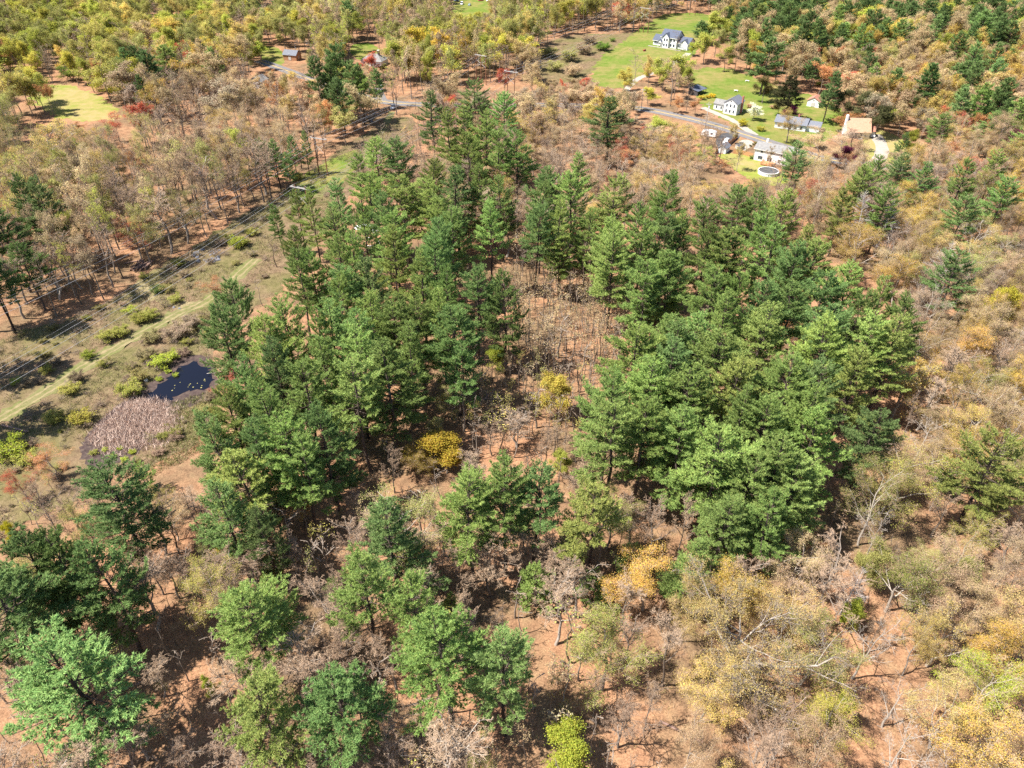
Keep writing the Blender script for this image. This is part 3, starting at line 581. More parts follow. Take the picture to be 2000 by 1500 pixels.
for px, py, w, h, c, kk in [
    (85, 268, 145, 20, GOLD, O_), (30, 318, 120, 14, GOLD, G_), (255, 318, 80, 21, RUST, R_), (205, 352, 55, 19, GOLD, G_), (225, 240, 60, 18, RED, R_), (430, 232, 85, 18, GOLD, G_), (480, 258, 60, 18, GOLD, G_), (155, 380, 45, 15, RUST, R_),
    (200, 135, 50, 18, RUST, R_), (815, 80, 62, 22, (.58, .46, .07), L_), (862, 82, 60, 22, (.60, .43, .08), L_), (285, 62, 66, 18, (.60, .46, .12), L_), (348, 95, 50, 15, RED, R_), (402, 92, 60, 15, (.58, .45, .08), L_), (505, 96, 50, 12, LIME, L_), (372, 35, 40, 15, LIME, L_),
    (150, 60, 60, 18, YGREEN, L_), (110, 45, 50, 18, YGREEN, L_), (55, 58, 45, 16, LIME, L_), (195, 42, 60, 18, (.22, .22, .05), L_), (170, 135, 50, 18, YGREEN, L_), (335, 38, 50, 16, YGREEN, L_), (720, 120, 45, 15, RED, R_), (985, 152, 30, 14, RED, R_), (880, 200, 42, 13, RED, R_),
    (995, 62, 28, 20, LIME, G_), (975, 688, 52, 9, LIME, L_), (1092, 650, 55, 12, (.52, .50, .10), ('sapling', 'budding_tree', 'yellow budding tree')), (1090, 762, 76, 13, (.46, .37, .08), L_), (870, 880, 125, 10, (.42, .31, .05), L_), (815, 885, 85, 9, (.40, .30, .08), G_), (850, 840, 60, 8, OLIVE, G_),
    (1455, 1215, 345, 23, PALEGOLD, ('big_oak', 'oak_tree', 'oak tree')), (1345, 1165, 120, 19, PALEGOLD, G_), (1390, 1330, 150, 17, GOLD, G_), (1930, 1340, 165, 17, LIME, G_), (1880, 670, 130, 17, (.60, .38, .10), G_), (1960, 590, 90, 17, (.50, .44, .06), L_), (1770, 740, 120, 17, GOLD, O_),
    (1545, 214, 42, 9, PURPLE, P_), (1656, 302, 46, 9, PURPLE, P_), (1995, 268, 55, 11, PURPLE, P_), (1475, 214, 32, 8, WHITEB, ('leafy', 'blossom_tree', 'white blossoming tree')), (1545, 235, 60, 15, (.46, .33, .10), G_), (1600, 280, 95, 16, TAN, G_), (1495, 168, 48, 13, (.16, .13, .05), L_), (1522, 205, 24, 8, (.2, .17, .06), L_),
    (1590, 372, 62, 15, RED, R_), (1630, 355, 45, 15, RUST, R_), (1210, 290, 45, 15, RED, R_), (1380, 232, 45, 11, BROWN, B_), (1298, 135, 46, 17, YGREEN, L_), (1330, 130, 55, 17, YGREEN, L_), (1270, 128, 30, 16, GOLD, G_), (1220, 150, 42, 12, (.52, .45, .10), L_), (1340, 145, 40, 15, YGREEN, L_),
    (1380, 85, 50, 17, YGREEN, L_), (1400, 75, 40, 16, OLIVE, G_), (1420, 100, 40, 17, YGREEN, G_), (1355, 92, 22, 8, LIME, L_), (1325, 75, 28, 11, BROWN, B_), (1325, 200, 28, 8, RUST, G_), (1280, 240, 60, 8, YGREEN, L_), (1330, 262, 85, 15, GOLD, G_), (1376, 300, 45, 11, LIME, G_), (1412, 318, 40, 6, RUST, G_),
    (990, 235, 85, 16, GOLD, O_), (1085, 225, 95, 17, GOLD, O_), (1120, 250, 90, 16, TAN, G_), (1040, 205, 60, 16, TAN, G_), (990, 440, 75, 17, BROWN, ('bare', 'bare_tree', 'bare tree')), (895, 400, 60, 14, RUST, G_), (1530, 320, 50, 14, BROWN, B_), (1565, 320, 80, 16, OLIVE, G_), (1655, 232, 60, 8, RUST, G_),
    (1575, 1065, 70, 11, RUST, G_), (1090, 1180, 110, 17, BROWN, B_), (1340, 1010, 80, 18, BROWN, B_), (1275, 1020, 70, 17, BROWN, B_), (1225, 1235, 80, 13, BROWN, B_), (905, 1190, 60, 11, BROWN, B_), (1165, 1340, 45, 13, BROWN, B_), (1270, 1360, 55, 15, BROWN, B_),
    (1195, 1270, 55, 8, OLIVE, G_), (1100, 1465, 125, 10, (.36, .40, .06), L_), (590, 985, 70, 11, GOLD, G_), (445, 740, 60, 9, RED, R_), (415, 560, 60, 8, RUST, R_), (1555, 650, 90, 12, RUST, R_), (1820, 770, 90, 16, BROWN, B_), (1780, 430, 90, 14, GOLD, G_), (1935, 460, 80, 14, GOLD, G_), (1960, 700, 60, 14, TAN, B_),
    (1850, 985, 80, 14, BROWN, B_), (1720, 1215, 60, 13, BROWN, B_), (1750, 1370, 110, 11, BROWN, ('pale_bare', 'bare_tree', 'bare tree')), (1850, 1230, 110, 15, PALEGOLD, O_), (1800, 1250, 90, 15, GOLD, G_), (1620, 1400, 130, 13, (.50, .46, .10), G_), (1660, 1190, 55, 8, LIME, L_), (1640, 1380, 60, 9, YGREEN, L_),
    (1700, 1090, 70, 12, OLIVE, L_), (1830, 1080, 90, 10, OLIVE, G_), (1900, 1120, 70, 10, OLIVE, L_), (330, 1010, 80, 10, TAN, G_), (95, 900, 80, 9, RUST, G_), (35, 940, 60, 9, RED, R_), (440, 1080, 70, 7, (.42, .36, .04), L_), (405, 1340, 35, 6, LIME, L_), (530, 1110, 50, 7, (.42, .36, .04), L_), (15, 1040, 40, 7, (.45, .40, .03), L_),
    (300, 1320, 70, 9, BROWN, B_), (880, 780, 70, 9, OLIVE, G_), (1010, 830, 90, 10, BROWN, B_), (1100, 900, 45, 8, YGREEN, L_), (960, 850, 55, 9, BROWN, B_), (1660, 225, 50, 7, RUST, G_), (1690, 200, 70, 16, CEDAR, L_), (1720, 225, 60, 15, CEDAR, L_), (1645, 195, 45, 16, CEDAR, L_), (1780, 270, 45, 10, (.3, .3, .05), L_), (1750, 225, 35, 9, LIME, L_), (1668, 264, 44, 9, TAN, B_), (1645, 268, 44, 10, TAN, B_), (1690, 268, 40, 9, TAN, G_), (1522, 338, 36, 10, TAN, B_)]:
    if px == 85: ZONES.append(('no_trees', np.array([ground(*q)[:2] for q in ((-10, 160), (70, 160), (70, 225), (-10, 225))])))
    decid(px, py, w, h, c, *kk)
for px, py, w, h in [(1680, 425, 60, 20), (1728, 430, 65, 20), (1838, 505, 70, 17), (1985, 655, 60, 15), (1660, 1150, 60, 12)]:
    x, y, z = ground(px, py, h*.6); dep = project(x, y, z)[2]
    plant('dead_tree', 'dead_pine', x, y, h, w*dep/FPX, (.5, .5, .5), None, 'dead tree', lean=.12, hand=True, kindword='grey dead tree')
# ---------------------------------------------------------------- buildings
M['white_siding'] = simple_mat('white_siding', (.72, .72, .72), (.80, .80, .79), 1.5, .7)
M['grey_siding'] = simple_mat('pale_grey_siding', (.60, .62, .66), (.68, .70, .73), 1.5, .7)
M['blue_roof'] = simple_mat('blue_grey_shingles', (.065, .08, .12), (.11, .125, .17), 2.0, .9, .2)
M['slate_roof'] = simple_mat('slate_shingles', (.12, .13, .16), (.18, .19, .22), 2.0, .9, .2)
M['grey_roof'] = simple_mat('weathered_grey_shingles', (.16, .16, .16), (.26, .25, .24), 1.2, .9, .2)
M['tan_roof'] = simple_mat('tan_shingles', (.38, .23, .15), (.48, .31, .21), 1.5, .9, .2)
M['red_roof'] = simple_mat('red_brown_shingles', (.33, .14, .10), (.44, .22, .16), 1.5, .9, .2)
M['trim'] = simple_mat('white_trim', (.76, .76, .75), (.82, .82, .81), 3, .6)
M['glass'] = simple_mat('window_glass', (.03, .04, .06), (.06, .075, .10), 2, .08, 0, .5)
M['brick'] = simple_mat('red_brick', (.30, .11, .085), (.40, .17, .12), 5, .9)
M['dark_wood'] = simple_mat('dark_boards', (.05, .045, .045), (.09, .08, .08), 3, .8)
M['barn_wood'] = simple_mat('brown_boards', (.30, .15, .08), (.40, .22, .12), 3, .8)
M['cedar_wood'] = simple_mat('cedar_boards', (.42, .20, .09), (.54, .28, .14), 3, .8)
M['grey_wood'] = simple_mat('grey_boards', (.40, .38, .36), (.55, .52, .49), 3, .8)
M['cream'] = simple_mat('cream_siding', (.60, .52, .42), (.68, .60, .49), 2, .8)
M['pole_wood'] = simple_mat('creosoted_pole', (.19, .085, .05), (.28, .14, .08), 2, .85)
M['pale_timber'] = simple_mat('weathered_crossarm', (.34, .32, .30), (.44, .41, .39), 2, .7)
M['wire'] = simple_mat('aluminium_wire', (.42, .42, .44), (.50, .50, .52), 1, .45, 0, .5)
M['rubber'] = simple_mat('tyre_rubber', (.02, .02, .02), (.035, .035, .035), 4, .9)
M['chrome'] = simple_mat('wheel_rim', (.45, .45, .46), (.55, .55, .56), 4, .35, 0, .5, metal=.6)
M['white_paint'] = simple_mat('white_car_paint', (.78, .78, .78), (.82, .82, .82), 1, .3, 0, .5, coat=.5)
M['silver_paint'] = simple_mat('silver_car_paint', (.50, .54, .60), (.56, .60, .66), 1, .3, 0, .5, coat=.5)
M['blue_paint'] = simple_mat('dark_blue_car_paint', (.02, .03, .09), (.03, .04, .12), 1, .25, 0, .5, coat=.6)
M['green_paint'] = simple_mat('grey_green_car_paint', (.30, .36, .33), (.34, .40, .37), 1, .3, 0, .5, coat=.5)
M['red_paint'] = simple_mat('red_car_paint', (.45, .03, .03), (.52, .05, .04), 1, .3, 0, .5, coat=.5)
M['lamp'] = simple_mat('lamp_glass', (.75, .73, .68), (.8, .78, .74), 2, .2, 0, .5)
M['tail'] = simple_mat('tail_lamp', (.5, .03, .02), (.55, .05, .03), 2, .3, 0, .5)
M['stone'] = simple_mat('grey_stone', (.11, .115, .14), (.22, .22, .24), 1.5, .9, .4)
M['tarp'] = simple_mat('white_tarp', (.70, .72, .76), (.82, .83, .85), 1.2, .5, .3)
M['black_tarp'] = simple_mat('black_tarp', (.012, .012, .016), (.03, .03, .038), 1.2, .4, .3)
M['pool_cover'] = simple_mat('dark_pool_cover', (.05, .055, .065), (.13, .12, .11), .9, .5)
M['log_bark'] = simple_mat('log_bark', (.17, .10, .08), (.30, .20, .16), 2, .9, .3)
M['log_end'] = simple_mat('cut_wood', (.50, .33, .20), (.62, .44, .28), 3, .9)
M['skin'] = simple_mat('skin', (.48, .30, .22), (.52, .33, .25), 3, .6)
M['cloth'] = simple_mat('dark_red_shirt', (.28, .06, .06), (.33, .08, .08), 3, .9)
M['reed'] = simple_mat('dry_cattail', (.50, .36, .29), (.72, .57, .48), .9, .9)

def box(x0, x1, y0, y1, z0, z1):
    V = np.array([(x, y, z) for z in (z0, z1) for y in (y0, y1) for x in (x0, x1)], float)
    return V, np.array([(0, 2, 3, 1), (4, 5, 7, 6), (0, 1, 5, 4), (2, 6, 7, 3), (0, 4, 6, 2), (1, 3, 7, 5)])
def part(name, chunks, mat, parent):
    if isinstance(chunks, tuple): chunks = [chunks]
    me = mk_mesh(name, [(v, f, 0) for v, f in chunks], [M[mat]]); me.shade_flat()
    return link(name, me, parent)
def empty(name, px, py, yaw, dz=0.0, h=0.0):
    x, y, z = ground(px, py, h); o = link(name, None, None, (x, y, T(x, y)+dz), math.radians(yaw)); return o
def prism(x0, x1, y0, y1, z0, h, rise, axis='x'):
    """walls with gables; axis = direction of the ridge"""
    v = [(x0, y0, z0), (x1, y0, z0), (x1, y1, z0), (x0, y1, z0), (x0, y0, h), (x1, y0, h), (x1, y1, h), (x0, y1, h)]
    f4 = [(0, 1, 5, 4), (1, 2, 6, 5), (2, 3, 7, 6), (3, 0, 4, 7)]
    if axis == 'x':
        ym = (y0+y1)/2; v += [(x0, ym, h+rise), (x1, ym, h+rise)]; f3 = [(4, 8, 7), (5, 6, 9)]
    else:
        xm = (x0+x1)/2; v += [(xm, y0, h+rise), (xm, y1, h+rise)]; f3 = [(4, 5, 8), (6, 7, 9)]
    v = np.array(v, float); return [(v, np.array(f4)), (v, np.array(f3))]
def slab(a, b, c, d, th=.22):
    """roof slab through four corners (counter-clockwise from above)"""
    q = np.array([a, b, c, d], float); n = norm(np.cross(q[1]-q[0], q[3]-q[0])); lo = q-n*th*.0; hi = q+n*th
    return np.vstack([lo, hi]), np.array([(3, 2, 1, 0), (4, 5, 6, 7), (0, 1, 5, 4), (1, 2, 6, 5), (2, 3, 7, 6), (3, 0, 4, 7)])
def gable_roof(x0, x1, y0, y1, h, rise, axis='x', oh=.45):
    e = .04
    if axis == 'x':
        ym = (y0+y1)/2; k = rise/((y1-y0)/2); d = oh*k
        return [slab((x0-oh, y0-oh, h-d+e), (x1+oh, y0-oh, h-d+e), (x1+oh, ym, h+rise+e), (x0-oh, ym, h+rise+e)),
                slab((x0-oh, ym, h+rise+e), (x1+oh, ym, h+rise+e), (x1+oh, y1+oh, h-d+e), (x0-oh, y1+oh, h-d+e))]
    xm = (x0+x1)/2; k = rise/((x1-x0)/2); d = oh*k
    return [slab((x0-oh, y1+oh, h-d+e), (x0-oh, y0-oh, h-d+e), (xm, y0-oh, h+rise+e), (xm, y1+oh, h+rise+e)),
            slab((xm, y1+oh, h+rise+e), (xm, y0-oh, h+rise+e), (x1+oh, y0-oh, h-d+e), (x1+oh, y1+oh, h-d+e))]
def window(parent, x, z, w=1.0, h=1.4, y=0.0, side='front', name='window', mat='trim'):
    if side == 'front': fr = box(x-w/2-.1, x+w/2+.1, y-.09, y+.02, z-.1, z+h+.1); pn = box(x-w/2, x+w/2, y-.12, y-.05, z, z+h)
    elif side == 'right': fr = box(y-.02, y+.09, x-w/2-.1, x+w/2+.1, z-.1, z+h+.1); pn = box(y+.05, y+.12, x-w/2, x+w/2, z, z+h)
    else: fr = box(y-.09, y+.02, x-w/2-.1, x+w/2+.1, z-.1, z+h+.1); pn = box(y-.12, y-.05, x-w/2, x+w/2, z, z+h)
    f = part(name, fr, mat, parent); part('pane', pn, 'glass', f)
def door(parent, x, w=1.0, h=2.1, y=0.0, mat='dark_wood', name='door'):
    d = part(name, box(x-w/2, x+w/2, y-.10, y+.02, .2, .2+h), mat, parent); part('handle', box(x+w/2-.18, x+w/2-.1, y-.16, y-.10, 1.15, 1.27), 'chrome', d)
def finish(o, label, cat='house'): tag(o, label, cat); ZONES.append((o.name, hull(o)))
def hull(o):
    """ground rectangle around a building, to keep trees off"""
    c, s = math.cos(o.rotation_euler.z), math.sin(o.rotation_euler.z); P = []
    for ch in o.children:
        for b in ch.bound_box: P.append((b[0], b[1]))
    P = np.array(P); lo, hi = P.min(0)-2.0, P.max(0)+2.0
    return np.array([(o.location.x+x*c-y*s, o.location.y+x*s+y*c) for x, y in ((lo[0], lo[1]), (hi[0], lo[1]), (hi[0], hi[1]), (lo[0], hi[1]))])

def colonial():
    o = empty('colonial_house', 1273, 88, -38, .1)
    part('wall', prism(0, 6, 1.5, 8.5, -.6, 3.0, 2.6), 'white_siding', o); part('wall', prism(6.0, 17, 0, 9, -.6, 6.0, 3.4), 'white_siding', o)
    part('wall', prism(17.0, 25, 1.0, 9.2, -.6, 3.6, 2.6), 'white_siding', o)
    part('roof', gable_roof(0, 6, 1.5, 8.5, 3.0, 2.6), 'blue_roof', o); part('roof', gable_roof(6, 17, 0, 9, 6.0, 3.4), 'blue_roof', o); part('roof', gable_roof(17, 25, 1, 9.2, 3.6, 2.6), 'blue_roof', o)
    part('front_gable', prism(8.0, 12, -1.2, 4, -.6, 6.0, 2.2, 'y'), 'white_siding', o); part('roof', gable_roof(8.0, 12, -1.2, 4, 6.0, 2.2, 'y', .35), 'blue_roof', o)
    part('porch_gable', prism(5.0, 7.6, -1.6, 1.2, 2.5, 2.8, 1.3, 'y'), 'trim', o); part('roof', gable_roof(5.0, 7.6, -1.6, 1.2, 2.8, 1.3, 'y', .25), 'blue_roof', o)
    part('garage_gable', prism(20, 24.6, .2, 4, -.6, 3.6, 2.0, 'y'), 'white_siding', o); part('roof', gable_roof(20, 24.6, .2, 4, 3.6, 2.0, 'y', .3), 'blue_roof', o)
    for x in (5.2, 7.4): part('porch_post', box(x-.12, x+.12, -1.5, -1.26, -.4, 2.55), 'trim', o)
    for x in (1.4, 2.8, 4.2): window(o, x, .9, 1.1, 1.5, 1.5)
    door(o, 6.6, 1.1, 2.1, 0)
    for z in (.8, 3.8):
        for x in (9.1, 10.9): window(o, x, z, 1.0, 1.5, -1.2)
        for x in (13.2, 15.3): window(o, x, z, 1.2, 1.5, 0)
    for x in (18.2, 19.3): window(o, x, .9, .9, 1.4, 1.0)
    part('garage_door', box(21.0, 23.6, .08, .22, -.3, 2.3), 'trim', o)
    for y in (3, 6): window(o, y, 4.0, 1.0, 1.4, 17.0, 'right')
    part('front_walk', box(-1, 22, -3.4, -2.2, -.55, .04), 'gravel', o)
    part('eave_trim', box(5.6, 17.4, -.52, -.455, 5.5, 5.8), 'trim', o); part('eave_trim', box(-.4, 5.4, .98, 1.045, 2.5, 2.8), 'trim', o); part('eave_trim', box(17.5, 25.4, .48, .545, 3.15, 3.45), 'trim', o)
    finish(o, 'large white house with blue grey roof and front gable on the mown hill')
colonial()
def farmhouse():
    o = empty('farmhouse', 1411.5, 221, -37, .05)
    part('wall', prism(0, 6.8, 0, 8.2, -.5, 5.2, 2.2, 'y'), 'white_siding', o); part('roof', gable_roof(0, 6.8, 0, 8.2, 5.2, 2.2, 'y', .35), 'slate_roof', o)
    part('wall', prism(-6.5, -.0, 3.2, 8.0, -.5, 2.9, 1.6), 'white_siding', o); part('roof', gable_roof(-6.5, -.35, 3.2, 8.0, 2.9, 1.6, 'x', .3), 'grey_roof', o)
    for x in (1.5, 3.4, 5.3):
        for z in (.9, 3.5): window(o, x, z, .75, 1.35, 0)
    for z in (.9, 3.5): window(o, 2.0, z, .7, 1.3, 6.8, 'right')
    for x in (-5, -2.5): window(o, x, .9, .8, 1.2, 3.2)
    part('chimney', box(6.8, 7.5, 4.6, 5.6, -.5, 8.2), 'brick', o); part('attic_vent', box(3.1, 3.7, -.08, .02, 5.9, 6.4), 'dark_wood', o)
    door(o, -1.2, .95, 2.1, 3.2)
    finish(o, 'tall white farmhouse with slate roof, brick chimney and low wing')
farmhouse()
def ranch():
    o = empty('ranch_house', 1471, 312, -34, .05)
    part('wall', prism(0, 15, 0, 8, -.5, 5.0, 1.7), 'white_siding', o); part('roof', gable_roof(0, 15, 0, 8, 5.0, 1.7, 'x', .5), 'grey_roof', o)
    for x in (3.0, 7.0, 11.5): window(o, x, 3.6, .9, 1.1, 0)
    for x in (2.2, 3.2): window(o, x, .9, .9, 1.3, 0)
    f = part('patio_door', box(5.6, 7.8, -.09, .02, .1, 2.3), 'trim', o)
    for x in (5.75, 6.8): part('pane', box(x, x+.85, -.13, -.06, .2, 2.2), 'glass', f)
    window(o, 10.8, .9, 1.1, 1.3, 0)
    part('chimney', box(2.6, 3.4, 5.0, 5.9, 5.0, 8.0), 'trim', o)
    window(o, 3, 3.4, .9, 1.1, 0.0, 'left'); window(o, 5.5, .9, .9, 1.1, 0.0, 'left')
    part('gutter', box(-.5, 15.5, -.57, -.505, 4.72, 4.95), 'trim', o); part('downspout', box(.05, .15, -.14, -.04, -.3, 4.7), 'trim', o)
    finish(o, 'long white two storey house with grey roof behind the round pool')
    d = link('deck', None, None, o.location.copy(), o.rotation_euler.z)
    part('floor', [box(4.6+i*.31, 4.6+i*.31+.29, -4.6, -.15, .55, .62) for i in range(16)], 'cedar_wood', d); part('frame', [box(4.6, 9.6, -4.6, -4.5, .3, .55), box(4.6, 4.7, -4.5, -.2, .3, .55), box(9.5, 9.6, -4.5, -.2, .3, .55)], 'cedar_wood', d)
    for x in (4.65, 7.1, 9.5):
        for y in (-4.55, -.4): part('post', box(x-.07, x+.07, y-.07, y+.07, -.6, 1.55), 'cedar_wood', d)
    part('railing', [box(4.6, 9.6, -4.58, -4.5, 1.4, 1.5)]+[box(4.7+i*.25, 4.74+i*.25, -4.56, -4.52, .62, 1.4) for i in range(20)]+[box(4.6, 4.68, -4.5, -.4, 1.4, 1.5)]+[box(4.62, 4.66, -4.4+i*.25, -4.36+i*.25, .62, 1.4) for i in range(16)], 'cedar_wood', d)
    tag(d, 'orange brown wooden deck between the white house and the pool', 'deck')
ranch()
def pool():
    o = empty('swimming_pool', 1500, 339, 0, .02); a = np.linspace(0, 2*np.pi, 40, endpoint=False); R = 4.1
    P = np.stack([np.cos(a)*R, np.sin(a)*R], 1)
    def ring(r0, r1, z0, z1):
        q = np.concatenate([np.c_[P/R*r0, np.full(40, z0)], np.c_[P/R*r0, np.full(40, z1)], np.c_[P/R*r1, np.full(40, z1)], np.c_[P/R*r1, np.full(40, z0)]])
        i = np.arange(40); j = (i+1) % 40
        return q, np.concatenate([np.stack([i+40*k, j+40*k, j+40*((k+1) % 4), i+40*((k+1) % 4)], 1) for k in range(4)])
    part('wall', ring(R, R-.08, -.3, 1.25), 'grey_siding', o); part('rim', ring(R+.12, R-.2, 1.25, 1.33), 'trim', o)
    c = np.vstack([[0, 0, .98], np.c_[P/R*(R-.1), np.full(40, 1.05)]]); i = np.arange(40)
    part('cover', (c, np.stack([np.zeros(40, int), i+1, (i+1) % 40+1], 1)), 'pool_cover', o)
    for k in range(0, 40, 4): part('upright', box(P[k, 0]*1.02-.07, P[k, 0]*1.02+.07, P[k, 1]*1.02-.07, P[k, 1]*1.02+.07, -.2, 1.25), 'trim', o)
    finish(o, 'round above ground pool with a dark winter cover', 'pool')
pool()
def cape():
    o = empty('cape_house', 1652, 270, -6, .05)
    part('wall', prism(0, 10, 0, 9, -.4, 3.0, 4.6), 'cream', o); part('roof', gable_roof(0, 10, 0, 9, 3.0, 4.6, 'x', .4), 'tan_roof', o)
    part('chimney', box(-.9, -.05, 3.2, 4.4, -.4, 9.2), 'trim', o); part('vent_pipe', box(6.2, 6.4, 4.9, 5.1, 7.3, 8.6), 'dark_wood', o)
    part('wall', prism(10.0, 13.0, 2.5, 7.5, -.4, 2.6, 1.4), 'cream', o); part('roof', gable_roof(10.4, 13, 2.5, 7.5, 2.6, 1.4, 'x', .3), 'red_roof', o)
    for x in (2, 4, 8.2): window(o, x, .9, 1.0, 1.3, 0)
    door(o, 6.1); part('step', box(5.2, 7, -1.3, -.1, -.4, .18), 'gravel', o)
    finish(o, 'small house with wide tan roof and white chimney among trees')
cape()
def hidden_house():
    o = empty('bungalow', 1512, 249, -28, .05)
    part('wall', prism(0, 14, 0, 8, -.4, 2.8, 2.0), 'grey_siding', o); part('roof', gable_roof(0, 14, 0, 8, 2.8, 2.0, 'x', .5), 'slate_roof', o)
    part('wall', prism(14.0, 20, 1, 7.5, -.4, 2.6, 1.4), 'grey_siding', o); part('roof', gable_roof(14.5, 20, 1, 7.5, 2.6, 1.4, 'x', .4), 'slate_roof', o)
    for x in (2, 4.5, 9.5, 12): window(o, x, .8, 1.1, 1.3, 0)
    door(o, 7); part('chimney', box(9, 9.8, 4.2, 5.0, 4.0, 6.0), 'brick', o)
    finish(o, 'low grey bungalow half hidden behind budding trees and the purple tree')
hidden_house()
def gable_shed(name, px, py, yaw, w, d, h, rise, wall, roof, label, cat, axis='y', doors=True):
    o = empty(name, px, py, yaw, .03)
    part('wall', prism(0, w, 0, d, -.3, h, rise, axis), wall, o); part('roof', gable_roof(0, w, 0, d, h, rise, axis, .3), roof, o)
    if doors:
        door(o, w*.5, min(1.8, w*.4), 2.0, 0, 'grey_wood'); window(o, w*.5, h+.1, .45, .6, 0); window(o, d*.5, 1.1, .8, .9, w, 'right')
    finish(o, label, cat); return o
gable_shed('garage', 1575, 207, -33, 6.0, 6.0, 2.8, 1.7, 'white_siding', 'red_roof', 'white garage with red brown roof at the edge of the lawn', 'garage')
gable_shed('garden_shed', 1401, 298, -33, 3.6, 5.0, 2.3, 1.3, 'grey_siding', 'slate_roof', 'small white garden shed with dark roof beside the fence', 'shed')
gable_shed('barn', 554, 117, -18, 9.0, 6.0, 3.0, 2.2, 'barn_wood', 'slate_roof', 'little brown barn with slate blue roof, far left', 'barn', 'x')
gable_shed('white_cottage', 490, 172, -20, 7.0, 7.0, 3.6, 2.2, 'white_siding', 'grey_roof', 'white cottage almost hidden in the purple brown trees, far left', 'house')
def carport():
    o = empty('carport', 1362, 188, 46, .03)
    part('roof', slab((-.3, -.3, 2.3), (8.3, -.3, 2.3), (8.3, 5.8, 3.2), (-.3, 5.8, 3.2), .18), 'blue_roof', o)
    part('back_wall', box(0, 8, 5.4, 5.55, -.2, 3.05), 'dark_wood', o); part('side_wall', box(0, .12, .2, 5.4, -.2, 2.3), 'dark_wood', o)
    for x in (.1, 2.7, 5.3, 7.9): part('post', box(x-.08, x+.08, -.08, .08, -.2, 2.35), 'dark_wood', o)
    finish(o, 'open dark shed with sloping slate roof left of the farmhouse', 'shed')
carport()
def hip_house():
    o = empty('hip_roof_house', 706, 128, -16, .05); w, d, h, r = 13, 10, 3.0, 3.0
    part('wall', box(0, w, 0, d, -.4, h), 'grey_siding', o)
    v = np.array([(-.6, -.6, h-.1), (w+.6, -.6, h-.1), (w+.6, d+.6, h-.1), (-.6, d+.6, h-.1), (4.2, d/2, h+r), (w-4.2, d/2, h+r)], float)
    part('roof', [(v, np.array([(0, 1, 5, 4), (2, 3, 4, 5)])), (v, np.array([(1, 2, 5), (3, 0, 4)])), (v, np.array([(3, 2, 1, 0)]))], 'grey_roof', o)
    part('chimney', box(9.0, 10.2, 4.6, 5.6, h+1, h+r+1.8), 'dark_wood', o); part('chimney_cap', box(8.9, 10.3, 4.5, 5.7, h+r+1.8, h+r+2.1), 'grey_siding', o)
    for x in (2, 4.5, 9): window(o, x, .8, 1.0, 1.3, 0)
    door(o, 6.8); finish(o, 'house with grey hipped roof and dark chimney behind tall pines')
hip_house()
# ---------------------------------------------------------------- fence, hedge, poles
def fence(pts, label, h=1.8):
    W = [ground(*p) for p in pts]; o = link('fence', None, None, (W[0][0], W[0][1], T(W[0][0], W[0][1])))
    for (x0, y0, _), (x1, y1, _) in zip(W[:-1], W[1:]):
        L = math.hypot(x1-x0, y1-y0); n = max(1, round(L/2.4)); a = math.atan2(y1-y0, x1-x0)
        for i in range(n):
            x, y = x0+(x1-x0)*i/n, y0+(y1-y0)*i/n; w = L/n
            p = part('panel', [box(.08+k*(w-.16)/8+.01, .08+(k+1)*(w-.16)/8-.01, -.02, .02, .05, h+(.02 if k % 2 else 0)) for k in range(8)], 'cedar_wood', o)
            q = part('post', box(-.06, .06, -.06, .06, -.3, h+.12), 'cedar_wood', o)
            for e in (p, q): e.location = (x-W[0][0], y-W[0][1], T(x, y)-T(W[0][0], W[0][1])); e.rotation_euler.z = a
    tag(o, label, 'fence')
fence([(1397, 301), (1411, 291), (1424, 284), (1440, 270)], 'orange wooden board fence beside the dark asphalt lot')
fence([(1432, 300), (1450, 302), (1470, 308)], 'orange wooden board fence in front of the dark blue car')
def frame_pole(px, py, hgt, yawdir, n=2, label='', arm=8.0, base=None):
    """wooden power line frame; yawdir = direction of the line in radians"""
    x, y, z = base if base else ground(px, py); o = link('power_pole', None, None, (x, y, T(x, y)), yawdir+math.pi/2)
    xs = (-2.1, 2.1) if n == 2 else (-3.4, 0, 3.4)
    for q in xs: part('pole', tubes(np.array([[(q, 0, -1), (q, 0, hgt*.5), (q, 0, hgt+1.0)]]), np.array([[.26, .22, .17]]), 8), 'pole_wood', o)
    part('crossarm', [box(-arm/2, arm/2, -.34, -.2, hgt-.13, hgt+.13), box(-arm/2, arm/2, .2, .34, hgt-.13, hgt+.13)], 'pale_timber', o)
    br = []
    for s in (-1, 1): br.append(tubes(np.array([[(xs[0]*s, -.24, hgt-6.2), (xs[-1]*s, -.24, hgt-2.6)]]), np.array([[.09, .09]]), 4))
    part('brace', br[0], 'pale_timber', o); part('brace', br[1], 'pale_timber', o)
    for s in (-1, 1): part('peak_strut', tubes(np.array([[(arm/2*s, 0, hgt+.1), (xs[0]*-s if n == 2 else xs[-1]*s, 0, hgt+1.0)]]), np.array([[.05, .05]]), 4), 'pale_timber', o)
    for q in (-arm/2+.2, 0, arm/2-.2): part('insulator', tubes(np.array([[(q, 0, hgt-.15), (q, 0, hgt-.6), (q, 0, hgt-1.1)]]), np.array([[.10, .13, .10]]), 6), 'glass', o)
    tag(o, label, 'power pole'); return o
def line_dir(a, b): return math.atan2(b[1]-a[1], b[0]-a[0])
L1 = [ground(632, 342), ground(940, 164), ground(1204, 60), ground(1314, 27)]
L2 = [ground(586, 367, 15.0), ground(998, 140, 15.0), ground(1256, 64), ground(1352, 30)]
